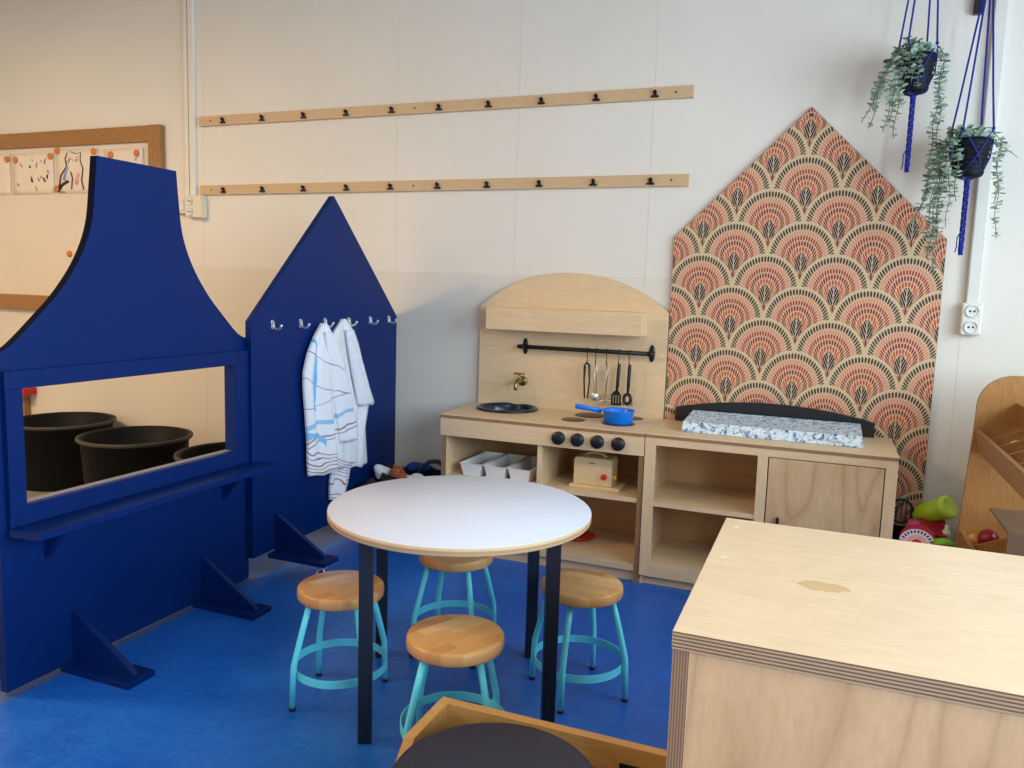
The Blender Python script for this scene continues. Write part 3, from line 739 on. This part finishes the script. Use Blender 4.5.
obj('back_panel', G().box(X0+.019, X1-.019, -.040, -.024, .04, .670), m_birch_in, t)
obj('shelf', G().box(X0+.019, 1.490, fy0+.004, -.04, .364, .383), m_birch_x, t)
obj('bottom_board', G().box(X0+.019, X1-.019, fy1, -.04, .078, .100), m_birch_x, t)
obj('plinth', G().box(X0+.019, X1-.019, KD+.03, KD+.046, 0, .044), m_birch_x, t)
d = obj('door', G().box(1.5265, 1.9620, fy0-.001, fy0+.017, .104, .634, .001), m_birch_door, t)
obj('door_handle', G().box(1.570, 1.582, KD-.022, KD-.001, .335, .388, .003), m_black, d, 'black door handle')
ar = [(1.055+(1.938-1.055)*i/24, .752+.052*math.sin(PI*(.0+i/24))**.8 if 0 < i < 24 else .752) for i in range(25)]
obj('headboard', G().prism([(1.055, .6876)]+ar+[(1.938, .6876)], 'y', -.052, -.034), m_black, t, 'black arched back edge')
# mat
t = thing('changing_mat', (1.51, -.22, .6876), 'pale blue patterned changing mat lying on the cabinet worktop', 'mat')
def matpoint(u, v, e):  # u across, v deep, e 0 bottom 1 top
    x = 1.138+(1.884-1.138)*u; 
    if e: 
        x = 1.51+(x-1.51)*.985; y = -.345+(.345-.072)*v; z = .735+.014*v-.010*math.sin(PI*u)*math.sin(PI*v)
    else: y = -.352+(.352-.066)*v; z = .689
    return (x, y, z)
g = G(); n, k = 24, 12
T = [[g.bm.verts.new(matpoint(i/n, j/k, 1)) for j in range(k+1)] for i in range(n+1)]
B = [[g.bm.verts.new(matpoint(i/n, j/k, 0)) for j in range(k+1)] for i in range(n+1)]
for i in range(n):
    for j in range(k): g.bm.faces.new((T[i][j], T[i+1][j], T[i+1][j+1], T[i][j+1])); g.bm.faces.new((B[i][j], B[i][j+1], B[i+1][j+1], B[i+1][j]))
    g.bm.faces.new((T[i][0], B[i][0], B[i+1][0], T[i+1][0])); g.bm.faces.new((T[i][k], T[i+1][k], B[i+1][k], B[i][k]))
for j in range(k): g.bm.faces.new((T[0][j], T[0][j+1], B[0][j+1], B[0][j])); g.bm.faces.new((T[n][j], B[n][j], B[n][j+1], T[n][j+1]))
obj('cushion', g, m_mat, t)
obj('care_label', G().box(1.760, 1.800, -.366, -.350, .711, .7135), m_white, t, 'white care label')

# ------------------------------------------------------------------ patterned house board
g = G().prism([(.9985, .02), (2.156, .02), (2.156, 1.562), (1.577, 2.138), (.9985, 1.562)], 'y', -.020, -.002)
o = obj('patterned_house_board', g, m_scallop)
tag(o, 'tall house-shaped board covered in terracotta and black fan wallpaper', 'board')
e = obj('board_edge', G().prism([(.9975, .02), (.9985, .02), (.9985, 1.562), (1.577, 2.138), (2.156, 1.562), (2.156, .02), (2.157, .02), (2.157, 1.5625), (1.577, 2.1395), (.9975, 1.5625)], 'y', -.0195, -.0015), m_edge, o, 'brown board edge')
obj('screw', G().lathe([(0, 0), (.006, 0), (.006, .002), (0, .003)], (1.577, -.020, 2.105), 12, RX(PI/2)), m_black, o)

# ------------------------------------------------------------------ round table
TC = Vector((.687, -1.690, 0))
t = thing('round_table', TC, 'low round table with a white top, pale ply edge and navy square legs', 'table')
Rt = .408
obj('tabletop', G().lathe([(0, .6185), (Rt-.004, .6185), (Rt-.001, .6165)], TC, 96), m_white_top, t)
obj('top_edge', G().lathe([(Rt-.001, .6165), (Rt, .615), (Rt, .596), (Rt-.003, .593), (0, .593)], TC, 96), ply('table_ply_edge', 2, 1.6, .0245, .593, (228, 204, 166), (196, 164, 124)), t, 'pale ply table edge')
LA, LC = Vector((.5675, -2.045)), Vector((.812, -1.345)); LB, LD = Vector((1.038, -1.812)), Vector((.336, -1.570))
leg0 = None
for p in (LA, LB, LC, LD):
    g = G().box(p.x-.019, p.x+.019, p.y-.019, p.y+.019, 0, .593, .002, (Vector((p.x, p.y, 0)), Matrix.Rotation(math.radians(26.5), 3, 'Z')))
    obj('leg', g, m_steel, t)
for a, b in ((LB, LC), (LA, LD)):
    c = (a+b)/2; L = (b-a).length/2; an = math.atan2(b.y-a.y, b.x-a.x)
    g = G().box(c.x-L, c.x+L, c.y-.019, c.y+.019, .560, .593, .002, (Vector((c.x, c.y, 0)), Matrix.Rotation(an, 3, 'Z')))
    obj('top_rail', g, m_steel, t)

# ------------------------------------------------------------------ stools
def make_stool():
    t = thing('round_stool', (0, 0, 0), '', 'stool', 'low round stools at the white table', False)
    obj('seat', G().lathe([(0, .330), (.124, .330), (.130, .331), (.1325, .335), (.1335, .346), (.1325, .360), (.130, .364), (.124, .366), (0, .366)], (0, 0, 0), 64), m_seat, t)
    for k in range(4):
        a = k*PI/2; c, s = math.cos(a), math.sin(a); P = lambda r, z: (r*c, r*s, z)
        l = obj('leg', G().tube([P(.102, .330), P(.126, .250), P(.150, .160), P(.1545, .142), P(.156, .126), P(.160, .010)], .0098, 12), m_aqua, t)
        obj('rubber_foot', G().tube([P(.160, 0), P(.160, .010)], .0108, 12), m_black, l)
    rr = .1465
    obj('foot_ring', G().lathe([(rr, .096), (rr, .121), (rr-.003, .121), (rr-.003, .096)], (0, 0, 0), 72, None, True, False), m_aqua, t)
    return t
st = make_stool(); proto = st
for i, (x, y, a, lab) in enumerate([(.360, -1.858, 60, 'low stool with oak seat and aqua legs, left of the table behind its front leg'),
        (.836, -2.022, 64, 'low stool with aqua legs nearest the camera, standing before the white table'),
        (.540, -1.405, 49, 'low stool with aqua legs on the far side, tucked under the white tabletop'),
        (1.036, -1.503, -2, 'low stool with oak seat and aqua legs, right of the table before the kitchen')]):
    o = st if i == 0 else copy_tree(proto)
    o.location = (x, y, 0); o.rotation_euler.z = math.radians(a); o['label'] = lab

# ------------------------------------------------------------------ big box in the foreground
BX0, BX1, BY0, BY1, BZ = 1.4955, 2.30, -2.514, -1.722, .70
t = thing('plywood_box', ((BX0+BX1)/2, (BY0+BY1)/2, 0), 'large birch plywood box filling the lower right corner, striped edges, stained top', 'box')
obj('top', G().box(BX0, BX1, BY0, BY1, BZ-.034, BZ, .0012), m_boxtop, t)
obj('top_edge', G().box(BX0+.001, BX1, BY0-.0012, BY0, BZ-.0335, BZ-.001), ply('box_ply_edge', 2, 5, .033, BZ-.0335), t, 'striped ply edge')
obj('side_panel', G().box(BX0+.002, BX0+.032, BY0+.002, BY1-.002, .0, BZ-.034), m_birch_y, t)
obj('side_edge', G().box(BX0+.0025, BX0+.0315, BY0+.0008, BY0+.002, .0, BZ-.0345), ply('side_ply_edge', 0, 6, .03, 0, (176, 140, 110), (112, 82, 62)), t, 'striped ply edge')
obj('side_panel', G().box(BX1-.032, BX1-.002, BY0+.002, BY1-.002, .0, BZ-.034), m_birch_y, t)
obj('front_panel', G().box(BX0+.032, BX1-.032, BY0+.004, BY0+.022, .0, BZ-.034), m_boxfront, t)
obj('rear_panel', G().box(BX0+.032, BX1-.032, BY1-.022, BY1-.004, .0, BZ-.034), m_boxfront, t)
random.seed(5)
pts = []
for i in range(28):
    a = 2*PI*i/28; k = 1+random.uniform(-.16, .16)
    pts.append((1.744+.050*k*math.cos(a), -2.160+.027*k*math.sin(a)))
obj('stain', G().prism(pts, 'z', BZ, BZ+.0006), wood('stain_patch', (214, 184, 138), (206, 174, 126), (1, 9, 9), .45), t, 'brown water stain')
for (x, y) in ((1.528, -1.80), (1.528, -2.06)):
    obj('filler_spot', G().lathe([(0, .0006), (.007, .0006), (.007, 0)], (x, y, BZ), 14, None, False, False, 1.3, .8), m_white, t)

# ------------------------------------------------------------------ low tray with the round pouf
DX0, DX1, DY1, DZ = .927, 1.494, -2.277, .33
t = thing('storage_tray', (1.2, -2.6, 0), 'open birch storage tray in the foreground holding a dark round pouf', 'storage box')
tt = .024
obj('rear_board', G().box(DX0, DX1, DY1-tt, DY1, .0, DZ, .0012), m_drawer, t)
obj('side_board', G().prism([(DY1-tt, 0), (DY1-tt, DZ), (-2.462, DZ), (-2.56, DZ-.10), (-2.98, DZ-.10), (-2.98, 0)], 'x', DX0, DX0+tt), m_drawer, t)
obj('side_board', G().box(DX1-tt, DX1, -2.98, DY1-tt, .0, DZ), m_drawer, t)
obj('front_board', G().box(DX0+tt, DX1-tt, -2.98, -2.956, .0, DZ-.10), m_drawer, t)
obj('bottom_board', G().box(DX0+tt, DX1-tt, -2.956, DY1-tt, .01, .03), m_drawer, t)
obj('label_holder', G().box(1.365, 1.415, DY1-tt-.004, DY1-tt, .270, .290), m_black, t, 'black label strip')
PC = (1.186, -2.578, 0)
t = thing('round_pouf', (PC[0], PC[1], .031), 'dark plum round pouf standing in the wooden tray', 'pouf')
obj('seat_pad', G().lathe([(0, .375), (.188, .373), (.199, .369), (.2065, .358), (.2075, .335), (.204, .32)], PC, 64), m_pouf, t)
obj('drum', G().lathe([(.203, .32), (.200, .031), (0, .031)], PC, 64), plain('pouf_side', (34, 38, 56), .5), t)

# ------------------------------------------------------------------ bag and cloths left of the kitchen
t = thing('black_bag', (-.27, -.22, 0), 'open black bag with a looped handle, stuffed with dressing-up things', 'bag')
g = G(); rng = random.Random(11); prof = []
bm = g.bm; rings = []
for i, (z, rx, ry) in enumerate([(0, .18, .13), (.02, .205, .15), (.12, .215, .16), (.22, .215, .165), (.31, .205, .16), (.30, .19, .145), (.16, .19, .14)]):
    rings.append([bm.verts.new((-.27+rx*math.cos(a*2*PI/32)*(1+.03*math.sin(5*a+i)), -.215+ry*math.sin(a*2*PI/32), z+.012*math.sin(a*1.1+i)*(z > .2))) for a in range(32)])
for a, b in zip(rings, rings[1:]):
    for k in range(32): f = bm.faces.new((a[k], a[(k+1) % 32], b[(k+1) % 32], b[k])); f.smooth = True
bm.faces.new(rings[0][::-1]); bm.faces.new(rings[-1])
obj('bag_body', g, m_kcloth, t)
obj('bag_handle', G().tube([(-.24, -.27, .30), (-.215, -.26, .35), (-.175, -.25, .385), (-.13, -.245, .392), (-.085, -.24, .37), (-.068, -.235, .28)], .009, 8, True, 1.6), m_black, t)
def lump(name, c, r, sc, m, label, cat, seed, amp=.25):
    g = G().sphere(c, r, sc, 3); rn = random.Random(seed); ph = [rn.uniform(0, 6) for _ in range(6)]
    for v in g.bm.verts:
        p = v.co-Vector(c); k = 1+amp*(math.sin(p.x*60+ph[0])*math.sin(p.y*55+ph[1])+.6*math.sin(p.z*90+ph[2]+p.x*40))
        v.co = Vector(c)+p*k
    return tag(obj(name, g, m), label, cat)
lump('blue_cloth', (-.30, -.13, .318), .045, (1.5, .6, .6), m_bcloth, 'crumpled blue cloth in the black bag against the wall', 'cloth', 1, .18)
lump('white_cloth', (-.425, -.30, .312), .038, (1.3, .8, .9), m_wcloth, 'crumpled white cloth in the bag, left of the brown toy', 'cloth', 2, .3)
lump('paper_scrap', (-.215, -.335, .318), .036, (1.5, .6, .45), m_white, 'white crumpled paper lying right of the brown plush toy', 'paper', 5, .3)
t = thing('plush_toy', (-.325, -.31, .22), 'brown plush toy lying on top of the black bag', 'plush toy')
g = G().sphere((-.325, -.32, .322), .040, (1.1, .9, .8), 3).sphere((-.285, -.335, .310), .028, (1.2, .9, .9), 3)
for v in g.bm.verts: v.co += Vector((math.sin(v.co.y*300), math.sin(v.co.z*320), math.sin(v.co.x*310)))*.002
obj('body', g, m_plush, t)
obj('ear', G().sphere((-.335, -.325, .357), .013, (1, .6, 1), 2).sphere((-.300, -.325, .351), .012, (1, .6, 1), 2), m_plush, t)
lump('dark_garment', (-.43, -.43, .145), .12, (.60, .85, 1.22), m_kcloth, 'dark garment heaped on the floor beneath the smocks', 'garment', 8, .12)

# ------------------------------------------------------------------ crate of toys right of the cabinet
t = thing('toy_crate', (2.14, -.28, 0), 'dark crate of plastic toys between the cabinet and the toy stand', 'crate')
cx0, cx1, cy0, cy1, cz = 2.025, 2.232, -.47, -.03, .30
obj('crate_body', G().box(cx0, cx1, cy0, cy1, 0, .012).box(cx0, cx0+.008, cy0, cy1, .012, cz).box(cx1-.008, cx1, cy0, cy1, .012, cz).box(cx0+.008, cx1-.008, cy0, cy0+.008, .012, cz).box(cx0+.008, cx1-.008, cy1-.008, cy1, .012, cz), m_black, t)
ang = Matrix.Rotation(math.radians(58), 4, Vector((.25, 1, .0)).normalized())
t = thing('lime_beaker', (2.21, -.2, .40), 'lime green plastic beaker lying on top of the toy crate', 'beaker')
Mx = Matrix.Rotation(math.radians(-18), 4, 'Z') @ Matrix.Rotation(math.radians(72), 4, 'Y') @ Matrix.Rotation(math.radians(0), 4, 'X')
dirv = Vector((.66, -.56, .48)).normalized(); Mx = dirv.to_track_quat('Z', 'Y').to_matrix().to_4x4()
obj('cup', G().lathe([(0, -.085), (.036, -.085), (.040, -.08), (.046, .05), (0, .05)], (2.185, -.215, .43), 32, Mx), m_lime, t)
obj('lid', G().lathe([(.046, .045), (.049, .048), (.049, .064), (.044, .070), (.034, .072), (.030, .069), (0, .069)], (2.185, -.215, .43), 32, Mx), plain('lime_lid', (206, 236, 70), .35), t)
t = thing('fan_dish', (2.10, -.33, .36), 'crimson dish with a white and pink fan pattern in the toy crate', 'dish')
nv = Vector((-.1, -.75, .66)).normalized(); Mx = nv.to_track_quat('Z', 'Y').to_matrix().to_4x4(); cc = (2.112, -.36, .335)
obj('dish', G().lathe([(0, -.004), (.05, -.004), (.066, .006), (.062, .008), (0, .0)], cc, 40, Mx), m_crim, t)
def fan(a0, a1, r0, r1, z, n=18):
    g = G(); bm = g.bm; off = Vector((0, -.022, 0)); V = []
    for k in range(n+1):
        a = a0+(a1-a0)*k/n
        V.append([bm.verts.new(Mx @ (Vector((rr*math.cos(a), rr*math.sin(a), zz))+off)+Vector(cc)) for rr, zz in ((r0, z), (r1, z), (r1, z+.0008), (r0, z+.0008))])
    for p, q in zip(V, V[1:]):
        for k in range(4): bm.faces.new((p[k], q[k], q[(k+1) % 4], p[(k+1) % 4]))
    bm.faces.new(V[0]); bm.faces.new(V[-1][::-1]); return g
obj('fan_print', fan(.15, PI-.15, .012, .066, .0072), plain('pale_lilac_print', (222, 206, 226), .4), t)
for k in range(11): obj('fan_stroke', fan(.28+k*.24, .28+k*.24+.12, .048, .060, .0082, 2), m_ink['black'], t)
obj('fan_band', fan(.2, PI-.2, .024, .040, .0082), m_ink['peach'], t); obj('fan_centre', fan(.1, PI-.1, .002, .020, .0084), m_red, t)
o = obj('pink_cup', G().lathe([(0, 0), (.024, 0), (.031, .045), (.028, .045), (.022, .004), (0, .004)], (2.105, -.27, .385), 28, RX(PI+.3)), m_pink); tag(o, 'pink plastic cup upside down behind the fan dish', 'cup')
o = obj('green_bowl', G().lathe([(0, 0), (.035, .003), (.058, .035), (.055, .036), (.032, .008), (0, .006)], (2.205, -.34, .345), 32, RX(PI-.5)), m_green); tag(o, 'green plastic bowl turned over at the crate\'s front', 'bowl')
o = obj('crimson_tray', G().box(2.13, 2.225, -.33, -.20, .372, .380, .003, (Vector((2.17, -.26, .375)), Matrix.Rotation(.35, 3, 'X'))), m_crim); tag(o, 'crimson plastic tray under the lime beaker', 'tray')
g = G().tube([(2.06+.045*math.cos(a*PI/12), -.19, .405+.05*math.sin(a*PI/12)) for a in range(25)], .006, 8, False)
for a in range(5): g.tube([(2.025+a*.018, -.19, .405-.04), (2.025+a*.018, -.19, .405+.04)], .0022, 6)
o = obj('black_wire_rack', g, m_black); tag(o, 'black round-topped wire rack leaning at the left of the toy crate', 'rack')
o = obj('white_bottle', G().lathe([(0, 0), (.016, 0), (.016, .045), (.008, .055), (.008, .07), (0, .07)], (2.222, -.30, .325), 20), m_white); tag(o, 'small white bottle with a green cap right of the crimson tray', 'bottle')
obj('cap', G().lathe([(.0165, 0), (.0165, .012), (0, .012)], (2.222, -.30, .315), 20), m_green, o, 'green cap')

# ------------------------------------------------------------------ toy stand at the right edge
t = thing('toy_display_stand', (2.6, -.9, 0), 'tall birch display stand with sloping bins, cut by the right edge', 'display stand')
sy = -.40
pp = [(2.236, 0), (2.246, .345), (2.270, .86)]
for k in range(9):
    a = PI-PI/2*k/8; pp.append((2.270+.125+.125*math.cos(a), .905+.122*math.sin(a)))
pp += [(2.95, 1.03), (2.95, 0)]
obj('side_panel', G().prism(pp, 'y', sy, sy+.022), m_stand, t)
def bin_(x, z, n, depth=.30, slope=.42, hgt=.085, L=1.1):
    """bin whose front board runs toward the camera; floor rises away from the front"""
    g = G().prism([(x, z-hgt), (x+.02, z-hgt), (x+.02+.03, z), (x+.03-.0, z)] if 0 else [(x+.014, z-hgt), (x+.028, z-hgt-.003), (x+.016, z), (x, z)], 'y', sy-L, sy)
    b = obj('bin_front', g, m_stand, t)
    obj('bin_floor', G().prism([(x+.02, z-hgt), (x+.02+depth, z-hgt+depth*slope), (x+.02+depth, z-hgt+depth*slope+.012), (x+.018, z-hgt+.012)], 'y', sy-L, sy), m_stand, t)
    for k in range(1, n):
        yk = sy-.16*k
        obj('bin_divider', G().prism([(x+.022, z-hgt+.012), (x+.02+depth, z-hgt+.012+depth*slope), (x+.02+depth, z-.012+depth*slope), (x+.016, z-.012)], 'y', yk-.006, yk+.006), m_stand, t)
bin_(2.272, .812, 6)
bin_(2.400, .925, 6, .25)
bin_(2.256, .405, 6)
obj('near_side_panel', G().box(2.26, 2.95, sy-1.122, sy-1.10, .0, .5), m_stand, t)
obj('shelf_board', G().box(2.31, 2.60, -.93, -.60, .548, .556).box(2.31, 2.60, -.936, -.93, .46, .556), plain('grey_brown_board', (118, 96, 78), .4), t, 'grey-brown panel')
for (x, y, z, r, m, nm, lab, cat) in [(2.335, -.50, .412, .036, m_apple, 'toy_apple', 'dark red toy apple in the lower bin of the stand', 'toy apple'),
        (2.292, -.47, .388, .027, m_egg, 'toy_egg', 'pale orange toy egg beside the red apple in the lower bin', 'toy egg'),
        (2.365, -.64, .79, .026, m_cream, 'toy_cream_egg', 'cream toy egg in the upper bin behind its sloping front', 'toy egg')]:
    a = obj(nm, G().sphere((x, y, z), r, (1, 1, 1.05), 3), m); tag(a, lab, cat)
    if nm == 'toy_apple': obj('stalk', G().tube([(x, y, z+r*.9), (x+.004, y, z+r*1.35)], .0025, 6), m_edge, a)

# ------------------------------------------------------------------ hanging planters
def planter(px_, py_, ztop, r, h, anchor, tail_z, label, seed, vines, tilt=0):
    t = thing('hanging_planter', (px_, py_, ztop-h), label, 'hanging planter')
    prof = [(0, 0), (r*.62, 0), (r*.70, .006)]
    n = 7
    for i in range(n):
        z0 = .008+(h-.02)*i/n; z1 = .008+(h-.02)*(i+.8)/n; rr = r*(.70+.30*i/n)
        prof += [(rr, z0), (rr+.003, (z0+z1)/2), (rr+.001, z1)]
    prof += [(r, h), (r-.006, h), (r-.008, h-.02), (0, h-.02)]
    obj('pot', G().lathe(prof, (px_, py_, ztop-h), 36), plain('dark_pot', (12, 18, 28), .6, 0, .06, 30, .2), t)
    g = G(); ax, ay, az = anchor
    kn = []
    for k in range(4):
        a = PI/4+k*PI/2+.25; c, s = math.cos(a), math.sin(a)
        top = Vector((px_+(r+.004)*c, py_+(r+.004)*s, ztop+.035))
        g.tube([(ax+.006*c, ay+.006*s, az), (top.x*.75+ax*.25, top.y*.75+ay*.25, top.z+(az-top.z)*.25), top], .0038, 6)
        g.sphere(top, .007)
        for sgn in (-1, 1):
            b = a+sgn*PI/4; m_ = Vector((px_+(r*.95+.005)*math.cos(b), py_+(r*.95+.005)*math.sin(b), ztop-h*.45)); 
            g.tube([top, Vector(((top.x+m_.x)/2+.004*c, (top.y+m_.y)/2+.004*s, (top.z+m_.z)/2+.004)), m_, (px_+r*.68*math.cos(a), py_+r*.68*math.sin(a), ztop-h*.95), (px_, py_, ztop-h-.016)], .0028, 5)
    g.sphere((px_, py_, ztop-h-.018), .012, (1, 1, 1.4))
    zb = ztop-h-.02; L = zb-tail_z; rn = random.Random(seed)
    for k in range(5):
        ph = k*2*PI/5; g.tube([(px_+.008*math.cos(ph+w*.9)*(1 if w < 12 else .8), py_+.008*math.sin(ph+w*.9), zb-L*w/14) for w in range(15)], .0036, 5)
    g.sphere((px_, py_, tail_z+.03), .011, (1, 1, 1.2))
    g.tube([(px_-.004, py_-.01, tail_z+.10), (px_-.018, py_-.012, tail_z+.07), (px_-.018, py_-.012, tail_z+.03), (px_-.022, py_-.012, tail_z+.01)], .0025, 5)
    obj('macrame_cord', g, m_cord, t, 'blue knotted cord with a braided tail')
    fg = G(); sg = G(); bm = fg.bm; rn = random.Random(seed)
    def leaf(p, d, s):
        d = Vector(d).normalized(); sd = d.cross(Vector((rn.uniform(-.4, .4), rn.uniform(-.4, .4), 1))).normalized(); up = d.cross(sd)
        vs = []
        for u_, w_ in ((0, 0), (.25, .42), (.6, .52), (.9, .3), (1.05, 0), (.9, -.3), (.6, -.52), (.25, -.42)):
            vs.append(bm.verts.new(Vector(p)+d*u_*s+sd*w_*s+up*(.12*s*math.sin(u_*PI))))
        bm.faces.new(vs)
    for (vx, vy, vz, L, sway) in vines:      # start offset on the rim, end drop
        p0 = Vector((px_+vx*r*.6, py_+vy*r*.6, ztop)); pts = [p0, Vector((px_+vx*r*1.0, py_+vy*r*1.0, ztop+vz)), Vector((px_+vx*(r+.03), py_+vy*(r+.03), ztop-.01))]
        q = pts[-1].copy(); m_ = max(2, int(L/.02)); ph = rn.uniform(0, 6)
        for i in range(m_):
            q = q+Vector((sway*.02+.004*math.sin(i*.7+ph), .003*math.cos(i*.6+ph), -L/m_)); q.y = min(q.y, -.02); pts.append(q.copy())
        sg.tube(pts, .0016, 4)
        for i in range(1, len(pts)):
            for w in ((0, .5) if i % 3 == 0 else (0,)):
                p = pts[i-1].lerp(pts[i], w)
                a = rn.uniform(0, 2*PI); s = rn.uniform(.019, .029)*(1 if i < len(pts)*.75 else .75)
                for k in (0, PI): leaf(p, (math.cos(a+k), math.sin(a+k)*.8, rn.uniform(-.25, .45)), s)
    for _ in range(90):                       # crown of leaves over the rim
        a = rn.uniform(0, 2*PI); rr = rn.uniform(0, 1)*r; hh = rn.uniform(.0, .05)*(1.3-rr/r)
        leaf((px_+rr*math.cos(a), py_+rr*math.sin(a), ztop-.008+hh), (math.cos(a), math.sin(a), rn.uniform(.1, .9)), rn.uniform(.024, .036))
    f = obj('foliage', fg, m_leaf, t); obj('stem', sg, m_stem, f)
    return t
V1 = [(-.9, -.3, .03, .20, -.30), (-.7, -.8, .035, .30, -.10), (-.9, .2, .02, .24, -.35), (-.5, -.9, .04, .33, -.02), (-.1, -1, .03, .12, 0), (-.95, 0, .04, .27, -.22), (.0, -1, .04, .14, .1), (.95, .1, .03, .40, .02), (1, -.1, .03, .44, -.05), (-.3, -1, .05, .20, -.15), (-.6, -.8, .06, .26, -.10)]
planter(1.968, -.17, 2.285, .074, .145, (1.985, -.17, 3.12), 1.825, 'upper left hanging planter with blue cord, trailing leaves left of its black pot', 41, V1)
V2 = [(-.9, -.3, .03, .46, -.04), (-.8, -.6, .035, .40, -.14), (-1, 0, .03, .36, -.20), (-.9, -.5, .04, .52, .00), (-.7, -.7, .03, .34, .02), (-1, .2, .03, .28, -.22), (-.6, -.8, .04, .24, .05), (1, 0, .03, .24, .02), (.95, -.3, .02, .38, .04), (.9, .2, .05, .06, 1.1), (-.8, -.5, .03, .44, -.08), (-.95, -.2, .04, .30, -.10)]
planter(2.192, -.17, 1.945, .076, .145, (2.205, -.17, 2.60), 1.490, 'lower right hanging planter with blue cord before the wall trunking', 42, V2)
t = thing('planter_bracket', (2.20, 0, 2.46), 'black wall bracket at the top right holding the planter cord', 'bracket')
obj('arm', G().box(2.190, 2.215, -.19, 0, 2.60, 2.62, .002), m_black, t)
obj('plate', G().box(2.175, 2.210, -.028, 0, 2.475, 2.68, .002), m_black, t)
